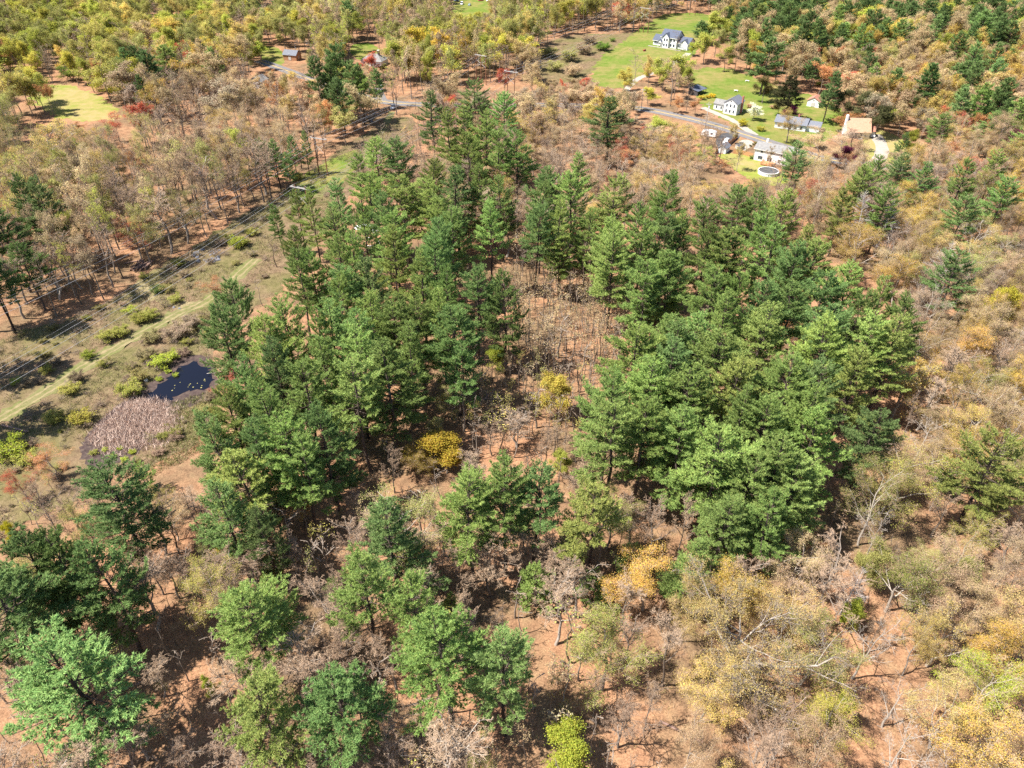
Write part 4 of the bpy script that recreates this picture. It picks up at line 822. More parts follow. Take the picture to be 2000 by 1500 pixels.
def wires(L, tag_, labels):
    P = [np.array(p[:2]) for p in L]; first = P[0]+(P[0]-P[1])*1.05; last = P[-1]+(P[-1]-P[-2])*1.2; P = [first]+P+[last]
    for j, (off, hh) in enumerate(((-3.8, 13.9), (0, 13.9), (3.8, 13.9), (-2.1, 16.1), (2.1, 16.1))):
        pts = []
        for a, b in zip(P[:-1], P[1:]):
            t = np.linspace(0, 1, 24)[:-1]; d = (b-a)/np.linalg.norm(b-a); nrm = np.array([-d[1], d[0]])
            xy = a+(b-a)*t[:, None]+nrm*off
            za, zb = T(*a), T(*b); z = za+(zb-za)*t+hh-4*t*(1-t)*np.linalg.norm(b-a)*.018
            pts.append(np.c_[xy, z])
        pts.append(np.r_[P[-1]+nrm*off, [T(*P[-1])+hh]][None]); Q = np.vstack(pts)[None]
        o = link('power_cable', mk_mesh('power_cable', [(*tubes(Q, np.full(Q.shape[:2], .036 if hh < 15 else .016), 4), 0)], [M['wire']]))
        tag(o, labels[j], 'cable', tag_)
    return P
W5 = ['left conductor', 'middle conductor', 'right conductor', 'thin left ground wire', 'thin right ground wire']
PA = wires(L1, 'cables of the upper power line', [w+' of the power line that passes the lone wooden frame' for w in W5])
PB = wires(L2, 'cables of the lower power line', [w+' of the power line skirting the pine stand' for w in W5])
frame_pole(0, 0, 15, line_dir(L1[0], L1[1]), 2, 'wooden pole frame with white crossarm on the green grass strip', base=L1[0])
frame_pole(0, 0, 15, line_dir(L2[0], L2[1]), 2, 'pole frame whose white crossarm shows just above the pine tops', base=L2[0])
frame_pole(0, 0, 15, line_dir(L1[1], L1[2]), 3, 'three pole wooden frame in front of the slender trees', base=L1[1])
frame_pole(0, 0, 15, line_dir(L2[1], L2[2]), 2, 'pole frame with white crossarm above the red maple', base=L2[1])
frame_pole(0, 0, 15, line_dir(L1[2], L1[3]), 3, 'far three pole frame before the dark woods, left of two', base=L1[2])
frame_pole(0, 0, 15, line_dir(L2[2], L2[3]), 3, 'far three pole frame before the dark woods, right of two', base=L2[2])
frame_pole(0, 0, 15, line_dir(L1[2], L1[3]), 2, 'pole frame at the top edge left of the mown hilltop', base=L1[3])
frame_pole(0, 0, 15, line_dir(L2[2], L2[3]), 2, 'pole frame at the top edge above the mown hilltop', base=L2[3])
for i, (px, py, lab) in enumerate([(1378, 246, 'grey utility pole with transformer beside the road near the farmhouse'), (1252, 216, 'grey utility pole beside the road left of the farmhouse')]):
    o = empty('utility_pole', px, py, -15)
    part('pole', tubes(np.array([[(0, 0, -1), (0, 0, 5), (0, 0, 11)]]), np.array([[.17, .15, .12]]), 8), 'grey_wood', o); part('crossarm', box(-1.2, 1.2, -.1, .1, 9.9, 10.1), 'grey_wood', o)
    if i == 0: part('transformer', tubes(np.array([[(.4, .1, 8.0), (.4, .1, 8.02), (.4, .1, 9.2), (.4, .1, 9.22)]]), np.array([[.05, .32, .32, .05]]), 10), 'grey_siding', o)
    tag(o, lab, 'utility pole')
# ---------------------------------------------------------------- vehicles
def car(name, px, py, yaw, paint, label, cat='car', L=4.6, Wd=1.85, Hh=1.5, suv=False, h=0.0):
    o = empty(name, px, py, yaw, .09)
    roof = Hh if not suv else Hh+.25
    prof = np.array([(-L/2, .35), (-L/2+.08, .80), (-L/2+.25, .92 if not suv else 1.0), (L/2-1.25, .95), (L/2-.18, .80), (L/2, .60), (L/2-.05, .32)])
    n = len(prof)
    def extr(p, w0, w1): # profile x,z extruded over width, upper points drawn in
        a = np.array([(x, -(w0 if z < .7 else w1), z) for x, z in p]); b = a*[1, -1, 1]; v = np.vstack([a, b]); k = len(p)
        q = np.array([(i, (i+1) % k, (i+1) % k+k, i+k) for i in range(k)])
        f3 = np.array([(0, i+1, i) for i in range(1, k-1)]+[(k, k+i, k+i+1) for i in range(1, k-1)])
        return [(v, q[:, ::-1]), (v, f3[:, ::-1])]
    part('body', extr(prof, Wd/2, Wd/2-.06), paint, o)
    bk = -L/2+(.35 if suv else .95)
    c0 = [(bk-.15, .93), (L/2-1.35, .93), (L/2-2.05, roof-.06), (bk+.35, roof-.06)]
    cab = part('cabin', extr(np.array(c0), Wd/2-.12, Wd/2-.16), 'glass', o)
    rf = [(bk+.22, roof-.10), (L/2-1.98, roof-.10), (L/2-2.15, roof), (bk+.4, roof)]
    part('roof', extr(np.array(rf), Wd/2-.15, Wd/2-.2), paint, o)
    for sx in (-1, 1):
        for sy in (-1, 1):
            x, y = sx*L*.30, sy*(Wd/2-.10)
            w = part('wheel', tubes(np.array([[(x, y-.11, .33), (x, y-.105, .33), (x, y+.105, .33), (x, y+.11, .33)]]), np.array([[.02, .34, .34, .02]]), 14), 'rubber', o)
            part('rim', tubes(np.array([[(x, y+sy*.112, .33), (x, y+sy*.116, .33), (x, y+sy*.125, .33)]]), np.array([[.2, .2, .02]]), 10), 'chrome', w)
    for sy in (-1, 1):
        part('headlight', box(L/2-.16, L/2-.03, sy*.68-.17, sy*.68+.17, .62, .76), 'lamp', o); part('tail_light', box(-L/2-.01, -L/2+.1, sy*.72-.13, sy*.72+.13, .62, .82), 'tail', o)
        part('mirror', box(L/2-1.75, L/2-1.6, sy*(Wd/2+.05)-.09, sy*(Wd/2+.05)+.09, .95, 1.08), paint, o)
    tag(o, label, cat)
car('parked_car', 1418, 279, 232, 'silver_paint', 'silver estate car parked on the dark asphalt lot', suv=True)
car('parked_car', 1445.5, 292, 226, 'blue_paint', 'dark blue car parked on the gravel lot by the fence', suv=True)
car('parked_car', 768, 212, 262, 'white_paint', 'white car on the drive behind the bare trunks, facing us', suv=True)
car('parked_car', 741, 178, 280, 'white_paint', 'white car behind the tall pines, nearer of two')
car('parked_car', 743, 168, 285, 'white_paint', 'white car behind the tall pines, farther of two')
car('parked_car', 1704, 266, 250, 'white_paint', 'white car beside the tan roofed house')
car('parked_car', 1694, 263, 80, 'blue_paint', 'dark blue car close against the tan roofed house')
car('parked_car', 902, 9, 265, 'white_paint', 'white van on the far lawn at the top edge', 'van', 5.2, 2.0, 1.9, True)
car('parked_car', 917, 11, 262, 'green_paint', 'grey green car on the far lawn at the top edge')
car('parked_car', 955, 3, 200, 'white_paint', 'white car at the right end of the far lawn')
car('parked_car', 939, 2, 200, 'red_paint', 'red car on the far lawn at the top edge')
car('parked_car', 892, 3, 190, 'blue_paint', 'dark car at the left end of the far lawn')
def camper():
    o = empty('camper_trailer', 1369, 266, -27, .1); L, W, H = 6.6, 2.4, 2.5
    pr = np.array([(0, .55), (.35, .35+.1), (L-.3, .45), (L, .8), (L-.15, 2.3), (L-.8, 2.8), (.6, 2.8), (.1, 2.2)]); k = len(pr)
    a = np.array([(x, 0, z) for x, z in pr]); b = a+[0, W, 0]; v = np.vstack([a, b])
    part('body', [(v, np.array([(i, (i+1) % k, (i+1) % k+k, i+k) for i in range(k)])[:, ::-1]), (v, np.array([(0, i, i+1) for i in range(1, k-1)]+[(k, k+i+1, k+i) for i in range(1, k-1)]))], 'white_paint', o)
    for x in (1.4, 4.6): window(o, x, 1.5, .9, .6, 0, mat='trim')
    door(o, 3.1, .7, 1.8, 0, 'grey_siding'); part('roof_vent', box(3.5, 4.0, .9, 1.4, 2.8, 2.98), 'grey_siding', o)
    for y in (.1, W-.1): part('wheel', tubes(np.array([[(3.3, y-.1, .33), (3.3, y-.09, .33), (3.3, y+.09, .33), (3.3, y+.1, .33)]]), np.array([[.02, .33, .33, .02]]), 12), 'rubber', o)
    part('hitch', [box(L-.1, L+1.1, W/2-.06, W/2+.06, .45, .57)], 'dark_wood', o)
    tag(o, 'white camper trailer parked by the big bare roadside tree', 'camper')
camper()
def mower():
    o = empty('riding_mower', 1259, 100, 200, .03)
    part('hood', box(.2, 1.0, -.32, .32, .45, .95), 'red_paint', o); part('chassis', box(-.8, .95, -.4, .4, .25, .45), 'dark_wood', o); part('seat', [box(-.6, -.1, -.26, .26, .55, .68), box(-.68, -.56, -.26, .26, .6, 1.05)], 'rubber', o)
    part('steering_wheel', tubes(np.array([[(.2, 0, .9), (.12, 0, 1.1), (.1, 0, 1.13)]]), np.array([[.03, .03, .2]]), 8), 'dark_wood', o)
    for x, r in ((-.5, .28), (.75, .2)):
        for y in (-.45, .45): part('wheel', tubes(np.array([[(x, y-.1, r), (x, y-.09, r), (x, y+.09, r), (x, y+.1, r)]]), np.array([[.02, r, r, .02]]), 10), 'rubber', o)
    part('cutting_deck', box(-.25, .55, -.6, .6, .1, .26), 'red_paint', o)
    tag(o, 'small riding mower on the mown lawn below the blue roofed house', 'mower')
    # seated figure: one skinned skeleton
    J = [(-.35, 0, .74), (-.36, 0, 1.0), (-.38, 0, 1.28), (-.36, 0, 1.40), (-.33, 0, 1.58), (-.3, .2, 1.26), (-.15, .25, 1.0), (.12, .14, 1.08), (-.3, -.2, 1.26), (-.15, -.25, 1.0), (.12, -.14, 1.08), (-.3, .1, .74), (.1, .14, .76), (.15, .15, .42), (.3, .15, .40), (-.3, -.1, .74), (.1, -.14, .76), (.15, -.15, .42), (.3, -.15, .40)]
    E = [(0, 1), (1, 2), (2, 3), (3, 4), (2, 5), (5, 6), (6, 7), (2, 8), (8, 9), (9, 10), (0, 11), (11, 12), (12, 13), (13, 14), (0, 15), (15, 16), (16, 17), (17, 18)]
    Rr = [.15, .15, .16, .06, .11, .06, .05, .035, .06, .05, .035, .10, .075, .05, .04, .10, .075, .05, .04]
    me = bpy.data.meshes.new('person'); me.from_pydata(J, E, []); p = link('person', me, None, o.location.copy(), o.rotation_euler.z)
    sk = p.modifiers.new('skin', 'SKIN'); me.skin_vertices.data if False else None
    for v, r in zip(me.skin_vertices[0].data if me.skin_vertices else [], Rr): v.radius = (r, r)
    if me.skin_vertices: me.skin_vertices[0].data[0].use_root = True
    p.modifiers.new('smooth', 'SUBSURF').levels = 1; me.materials.append(M['cloth'])
    tag(p, 'person in a dark red shirt seated on the riding mower', 'person')
mower()
# ---------------------------------------------------------------- things lying about
def log(x, y, yaw, L, r, z, label, group):
    P = np.array([[(-L/2, 0, 0), (-L/4, .03, .02), (L/4, -.03, 0), (L/2, 0, .02)]]); V, Fq = tubes(P, np.full((1, 4), r), 8)
    Vc = []; Fc = []
    for s, e in ((0, -L/2), (1, L/2)):
        ring = V[:8] if s == 0 else V[-8:]; b = len(Vc); Vc += [ring.mean(0)]+list(ring); Fc += [(b, b+1+i, b+1+(i+1) % 8) if s == 0 else (b, b+1+(i+1) % 8, b+1+i) for i in range(8)]
    me = mk_mesh('log', [(V, Fq, 0), (np.array(Vc), np.array(Fc), 1)], [M['log_bark'], M['log_end']])
    o = link('log', me, None, (x, y, T(x, y)+z)); o.rotation_euler = (0, RNG.normal()*.04, yaw); tag(o, label, 'log', group)
cx, cy_, _ = ground(276, 522)
for i in range(13):
    k = i % 6; lay = i//6
    log(cx+(k-2.5)*.85+lay*.4+RNG.normal()*.15, cy_+RNG.normal()*.5, math.radians(80)+RNG.normal()*.16, RNG.uniform(4.5, 6.2), RNG.uniform(.2, .3), .26+lay*.45, 'cut log in the pile where the side track meets the woods', 'cut logs piled by the woods')
for px, py, yw, L, lab in [(262, 512, 20, 6, 'loose fallen log above the log pile'), (955, 772, 60, 5, 'fallen log lying on the leaf litter of the central clearing'), (965, 782, 40, 4, 'short fallen log below another on the central clearing'), (30, 838, -18, 8, 'dark fallen trunk lying beside the dirt track at the left edge'),
                          (1090, 1085, 25, 7, 'fallen trunk on the leaf litter right of the young pine'), (250, 1345, 35, 6, 'fallen trunk on the leaf litter at the lower left'), (1330, 1430, -30, 7, 'fallen trunk on the leaf litter near the bottom edge')]:
    x, y, _ = ground(px, py); log(x, y, math.radians(yw), L, .22, .2, lab, None)
def rock_mesh(seed):
    r = np.random.default_rng(seed); t = (1+5**.5)/2
    v = norm(np.array([(-1, t, 0), (1, t, 0), (-1, -t, 0), (1, -t, 0), (0, -1, t), (0, 1, t), (0, -1, -t), (0, 1, -t), (t, 0, -1), (t, 0, 1), (-t, 0, -1), (-t, 0, 1)], float))
    f = np.array([(0, 11, 5), (0, 5, 1), (0, 1, 7), (0, 7, 10), (0, 10, 11), (1, 5, 9), (5, 11, 4), (11, 10, 2), (10, 7, 6), (7, 1, 8), (3, 9, 4), (3, 4, 2), (3, 2, 6), (3, 6, 8), (3, 8, 9), (4, 9, 5), (2, 4, 11), (6, 2, 10), (8, 6, 7), (9, 8, 1)])
    me = mk_mesh('boulder', [(v*r.uniform(.65, 1.2, (12, 1)), f, 0)], [M['stone']]); me.shade_flat(); return me
ROCKS = [rock_mesh(i) for i in range(5)]
def rocks(px0, px1, py0, py1, n, smin, smax, label, group):
    for i in range(n):
        x, y, z = ground(RNG.uniform(px0, px1), RNG.uniform(py0, py1)); s = RNG.uniform(smin, smax)
        o = link('boulder', ROCKS[i % 5], None, (x, y, z+s*.1)); o.scale = (s*RNG.uniform(.8, 1.4), s, s*.6); o.rotation_euler = (0, 0, RNG.uniform(0, 6)); tag(o, label, 'boulder', group)
rocks(375, 432, 486, 512, 30, .35, .9, 'blue grey boulder in the rubble beside the cleared strip', 'rubble beside the cleared strip')
rocks(330, 352, 580, 604, 8, .3, .6, 'pale stone at the fork of the dirt track', 'stones at the fork of the track')
rocks(1020, 1055, 120, 140, 24, .6, 1.5, 'dark boulder in the pile below the slender trees', 'boulders below the slender trees')
rocks(560, 640, 78, 98, 16, .5, 1.2, 'grey stone of the broken wall beyond the barn', 'stones beyond the barn')
rocks(700, 740, 222, 240, 8, .4, .8, 'pale stone under the roadside trunks', 'stones under the roadside trunks')
def lump(name, px, py, yaw, L, W, H, mat, label, cat, seed=0):
    r = np.random.default_rng(seed); nu, nv = 14, 8; V = []
    for i in range(nu):
        for j in range(nv):
            u = -1+2*i/(nu-1); a = math.pi*j/(nv-1); e = max(.05, (1-abs(u)**3))
            V.append((u*L/2, math.cos(a)*W/2*e*(1+r.normal()*.06), math.sin(a)**.7*H*e*(1+r.normal()*.10)))
    idx = np.arange(nu*nv).reshape(nu, nv); Fq = np.stack([idx[:-1, :-1], idx[1:, :-1], idx[1:, 1:], idx[:-1, 1:]], -1).reshape(-1, 4)
    o = empty(name, px, py, yaw, .02); c = mk_mesh(name, [(np.array(V), Fq, 0)], [M[mat]]); ob = link('cover', c, o)
    part('lashing', [tubes(np.array([[(x, W/2*1.03, .1), (x, W/4, H*1.02), (x, -W/4, H*1.02), (x, -W/2*1.03, .1)]]), np.full((1, 4), .035), 4) for x in (-L*.22, L*.22)], 'rubber', o)
    tag(o, label, cat); return o
lump('covered_boat', 712, 448, -10, 7.5, 2.6, 1.9, 'tarp', 'boat under a white tarp behind three dark pine trunks', 'boat', 1)
lump('covered_woodpile', 736, 452, 20, 3.5, 2.0, 1.4, 'tarp', 'small white tarp bundle right of the covered boat', 'tarp', 2)
lump('tarp_roll', 562, 343, -32, 5.2, 1.5, 1.0, 'black_tarp', 'long black tarp roll on the grass strip, left arm of a V', 'tarp', 3)
lump('tarp_roll', 578, 343, 52, 5.2, 1.5, 1.0, 'black_tarp', 'long black tarp roll on the grass strip, right arm of a V', 'tarp', 4)
for i in range(16):
    x, y, z = ground(RNG.uniform(672, 745), RNG.uniform(465, 500)); o = link('board', mk_mesh('board', [(*box(-1.3, 1.3, -.14, .14, 0, .05), 0)], [M[['grey_wood', 'trim', 'cedar_wood'][i % 3]]]), None, (x, y, z+.12+.02*i), RNG.uniform(0, 3.1))
    tag(o, 'loose pale board in the scrap heap under the pines', 'board', 'scrap boards under the pines')
def tub():
    o = empty('white_tub', 286, 745, 0); part('wall', tubes(np.array([[(0, 0, 0), (0, 0, .01), (0, 0, .55), (0, 0, .56), (0, 0, .1)]]), np.array([[.02, .42, .5, .44, .38]]), 14), 'trim', o); part('rim', tubes(np.array([[(0, 0, .53), (0, 0, .6)]]), np.array([[.54, .54]]), 14), 'trim', o)
    tag(o, 'small white plastic tub at the edge of the pond', 'tub')
tub()
for px, py, lab in [(1437, 179, 'white table standing on the lawn above the farmhouse'), (1459, 160, 'small white bench at the upper edge of the green lawn')]:
    o = empty('garden_table', px, py, -20, .02); part('table_top', box(-1.0, 1.0, -.5, .5, .7, .76), 'trim', o)
    for sx in (-.85, .85):
        for sy in (-.4, .4): part('leg', box(sx-.05, sx+.05, sy-.05, sy+.05, -.1, .7), 'trim', o)
    tag(o, lab, 'table' if 'table' in lab else 'bench')
# fallen grey tree in the pond
x, y, z = ground(405, 733); tr, cr = KIT['dead_pine'][1]; o = link('fallen_tree', None, None, (x, y, z+.5)); o.rotation_euler = (math.radians(86), 0, math.radians(100)); o.scale = (.42, .42, .42)
link('trunk', tr, o); link('crown', cr, o); tag(o, 'bare grey fallen tree lying across the dark pond', 'fallen tree')
# ---------------------------------------------------------------- shrubs one by one
def shrub(px, py, wpx, c, hm=None, kit='shrub', label=None, name='shrub', kw='shrub'):
    x, y, z = ground(px, py); dep = project(x, y, z)[2]; w = wpx*dep/FPX
    plant(name, kit, x, y, hm or max(.8, w*.55), w, jit(c, .08), label, name.replace('_', ' '), hand=True, kindword=kw)
LG, OG = (.36, .42, .06), (.34, .34, .08)
for px, py, w, c in [(172, 700, 32, LG), (255, 612, 26, LG), (275, 628, 34, OG), (95, 728, 34, OG), (32, 750, 22, LG), (322, 715, 46, LG), (338, 700, 30, LG), (255, 770, 50, OG), (275, 745, 40, (.38, .32, .12)), (205, 715, 28, OG), (112, 822, 40, OG), (160, 828, 50, (.32, .28, .06)), (30, 885, 64, LG), (215, 665, 40, OG),
                     (240, 655, 36, OG), (312, 572, 30, (.12, .18, .05)), (345, 590, 30, OG), (295, 625, 40, OG), (62, 905, 50, OG), (150, 745, 36, (.2, .16, .1)), (135, 770, 40, OG), (290, 700, 44, (.36, .30, .16)), (345, 660, 50, (.34, .26, .18)), (375, 640, 44, (.36, .28, .2)), (300, 665, 40, (.34, .3, .14)), (465, 482, 40, LG), (492, 460, 26, OG), (440, 470, 24, OG),
                     (245, 900, 16, LG), (222, 893, 14, LG), (258, 885, 16, LG), (205, 880, 14, LG), (185, 886, 18, OG), (330, 728, 14, LG), (345, 735, 14, LG), (312, 742, 14, LG), (235, 878, 12, LG), (270, 905, 14, OG),
                     (1180, 100, 30, (.16, .28, .04)), (1172, 97, 20, (.16, .28, .04)), (1196, 81, 12, (.18, .3, .05)), (1450, 245, 22, (.55, .48, .04)), (1484, 256, 18, (.40, .38, .05)), (1392, 190, 14, (.65, .46, .03)), (1382, 192, 12, (.62, .45, .05)), (1370, 195, 16, (.55, .46, .06)), (1510, 212, 14, (.5, .32, .2)), (1465, 210, 14, (.5, .32, .2)),
                     (1466, 286, 7, (.2, .2, .05)), (1471, 283, 7, (.2, .2, .05)), (1476, 280, 7, (.2, .2, .05)), (1468, 310, 12, (.2, .28, .06)), (1674, 305, 24, (.05, .12, .04)), (1600, 168, 16, LIME), (1750, 232, 30, LG), (60, 158, 30, (.2, .3, .04)), (140, 158, 50, (.2, .27, .05)), (1110, 120, 40, OLIVE), (1085, 140, 36, OLIVE), (1120, 150, 40, TAN), (1075, 110, 30, OLIVE), (1150, 85, 30, BROWN), (1140, 105, 34, BROWN), (1225, 45, 40, OLIVE), (1250, 40, 30, OLIVE)]:
    shrub(px, py, w, c, kw='lime green shrub' if c[1] > .36 else 'shrub')
for i in range(210):                                   # scattered over the cleared strip
    for _ in range(20):
        px, py = RNG.uniform(0, 640), RNG.uniform(330, 1000)
        if inside(np.array(ROW_PX, float), px, py)[0]:
            x, y, z = ground(px, py)
            if not any(inside(q, x, y)[0] for nme, q in ZONES): break
    else: continue
    shrub(px, py, RNG.uniform(10, 30), [(.28, .28, .07), (.30, .23, .15), (.32, .23, .16), (.30, .27, .10)][i % 4], kit=['shrub', 'thicket', 'thicket'][i % 3], kw='low brown shrub' if i % 4 in (1, 2) else 'low olive shrub')
# ---------------------------------------------------------------- the rest of the woods
TYPES = dict(
    B=('bare_tree', 'bare', 'far_bare', [BROWN], (17, 23), .52, 'bare tree'),
    G=('golden_tree', 'bud', 'far_bud', [GOLD, PALEGOLD, (.56, .40, .10)], (18, 24), .64, 'golden tree'),
    T=('budding_tree', 'bud', 'far_bud', [TAN, TAN, (.45, .36, .26), (.47, .345, .215)], (18, 24), .63, 'tan budding tree'),
    O=('greening_tree', 'bud', 'far_bud', [OLIVE, (.40, .36, .10), (.30, .30, .09)], (18, 24), .62, 'olive greening tree'),
    Y=('leafy_tree', 'leafy', 'far_leafy', [YGREEN, (.40, .42, .08), (.50, .46, .09)], (17, 22), .64, 'yellow green leafy tree'),
    W=('bare_tree', 'pale_bare', 'far_bare', [BROWN], (16, 21), .6, 'bare tree'),
    R=('red_tree', 'bud', 'far_bud', [RED, RUST, RUST], (15, 20), .64, 'red budding tree'),
    L=('leafy_tree', 'leafy', 'far_leafy', [LIME, (.38, .50, .05)], (10, 14), .65, 'lime leafy tree'),
    P=('pine_tree', 'pine', 'far_pine', [PINE_D, PINE_D, PINE_A, PINE_B], (20, 26), .50, 'pine'),
    V=('slender_tree', 'pole', 'far_pole', [OLIVE, YGREEN, TAN, BROWN], (23, 29), .34, 'slender tree'),
    S=('sapling', 'sapling', 'sapling', [(.45, .40, .12), TAN, OLIVE], (8, 14.5), .30, 'sapling'),
    K=('thicket', 'thicket', 'thicket', [TAN, BROWN, OLIVE], (3, 5.5), 1.0, 'twiggy thicket'),
)
WZ = [  # crown-space polygon, weights, spacing, height factor  (later ones win)
    ([(-200, -200), (2200, -200), (2200, 1700), (-200, 1700)], dict(T=.32, G=.16, B=.32, O=.14, R=.03, Y=.03), 8.2, 1.0),
    ([(-200, -100), (240, -100), (260, 170), (-200, 190)], dict(Y=.34, O=.32, B=.22, G=.06, L=.04, R=.02), 8.4, 1.0),
    ([(240, -100), (600, -100), (600, 110), (240, 110)], dict(O=.36, B=.26, Y=.22, G=.08, T=.08), 8.6, .95),
    ([(280, 110), (600, 110), (620, 250), (520, 330), (260, 260)], dict(B=.62, T=.24, G=.10, R=.04), 7.0, 1.0),
    ([(-200, 190), (60, 170), (70, 260), (-200, 330)], dict(B=.5, O=.4, V=.1), 6.5, 1.0),
    ([(-200, 330), (260, 330), (520, 300), (560, 340), (420, 420), (300, 480), (160, 540), (-200, 600)], dict(V=.50, B=.28, O=.12, G=.06, R=.04), 5.6, 1.0),
    ([(600, -100), (1190, -100), (1190, 60), (1060, 100), (960, 130), (880, 150), (600, 130)], dict(V=.42, O=.18, B=.20, G=.10, Y=.10), 7.2, 1.0),
    ([(600, 130), (880, 130), (880, 230), (640, 200)], dict(V=.5, B=.3, T=.2), 8.0, .9),
    ([(950, 140), (1180, 150), (1400, 240), (1550, 300), (1560, 380), (1330, 400), (1050, 360), (1010, 240)], dict(T=.42, G=.24, B=.26, R=.05, O=.03), 6.6, .72),
    ([(1560, 60), (2200, 60), (2200, 330), (1700, 330), (1600, 250)], dict(T=.36, G=.22, B=.16, R=.07, O=.07, P=.12), 7.4, .8),
    ([(1390, -100), (2200, -100), (2200, 90), (1560, 90), (1480, 120), (1390, 70)], dict(P=.34, Y=.18, T=.26, G=.16, B=.06), 7.6, 1.0),
    ([(1580, 330), (2200, 330), (2200, 1010), (1780, 1010), (1760, 900), (1790, 640), (1720, 520), (1640, 440), (1560, 380)], dict(T=.30, G=.28, B=.16, W=.08, O=.14, K=.04), 5.8, .76),
    ([(1240, 1000), (1600, 1010), (1780, 960), (2200, 960), (2200, 1700), (1240, 1700)], dict(G=.26, B=.20, W=.15, T=.20, O=.16, K=.03), 6.4, .84),
    # pine stands and the open floor: almost nothing but saplings and brush
    ([(380, 520), (640, 300), (700, 260), (820, 150), (1000, 150), (1060, 400), (1320, 420), (1600, 440), (1720, 520), (1790, 640), (1760, 920), (1600, 1010), (1240, 1000), (1100, 960), (860, 940), (560, 960), (380, 900)], dict(S=.7, K=.3), 9.0, .8),
    ([(690, 225), (840, 210), (860, 330), (760, 420), (690, 330)], dict(B=.45, S=.35, T=.2), 4.6, .6),
    ([(830, 160), (1170, 170), (1180, 420), (1000, 470), (880, 430)], dict(B=.4, T=.4, G=.1, S=.1), 6.0, .75),
    ([(985, 450), (1160, 470), (1230, 560), (1215, 700), (1150, 780), (1130, 900), (1000, 910), (880, 800), (900, 700), (980, 640)], dict(S=.97, K=.03), 1.9, .9),
    ([(640, 830), (1140, 820), (1130, 960), (900, 920), (640, 960)], dict(S=.5, K=.25, B=.25), 4.2, .7),
    ([(-200, 900), (420, 900), (860, 960), (1100, 960), (1240, 1000), (1260, 1700), (-200, 1700)], dict(S=.58, K=.15, B=.24, O=.03), 3.4, .80),
    ([(-200, 430), (130, 430), (190, 540), (100, 600), (-200, 660)], dict(V=.6, B=.4), 5.0, .9),
]
KEEP = [(1270, 45, 1345, 112), (1352, 165, 1462, 235), (1385, 240, 1530, 345), (1640, 235, 1700, 275), (1566, 185, 1612, 215), (1250, 203, 1330, 226), (585, 240, 730, 390), (555, 355, 615, 378),
        (755, 190, 790, 235), (915, 95, 1022, 168), (1185, 5, 1285, 72), (550, 96, 588, 126), (65, 165, 232, 236), (1170, 60, 1280, 170), (1340, 25, 1420, 95), (1280, 28, 1350, 60), (1365, 140, 1500, 190), (1560, 180, 1640, 240), (0, 590, 400, 830), (160, 690, 430, 915),
        (885, 0, 950, 22), (690, 80, 745, 115), (505, 85, 560, 130), (1060, 90, 1180, 150), (280, 480, 480, 560), (690, 430, 745, 475), (1460, 200, 1560, 270)]
CAP = dict(pine_tree=300, bare_tree=290, golden_tree=290, budding_tree=290, greening_tree=290, leafy_tree=290, red_tree=290, slender_tree=290, sapling=290, thicket=290)
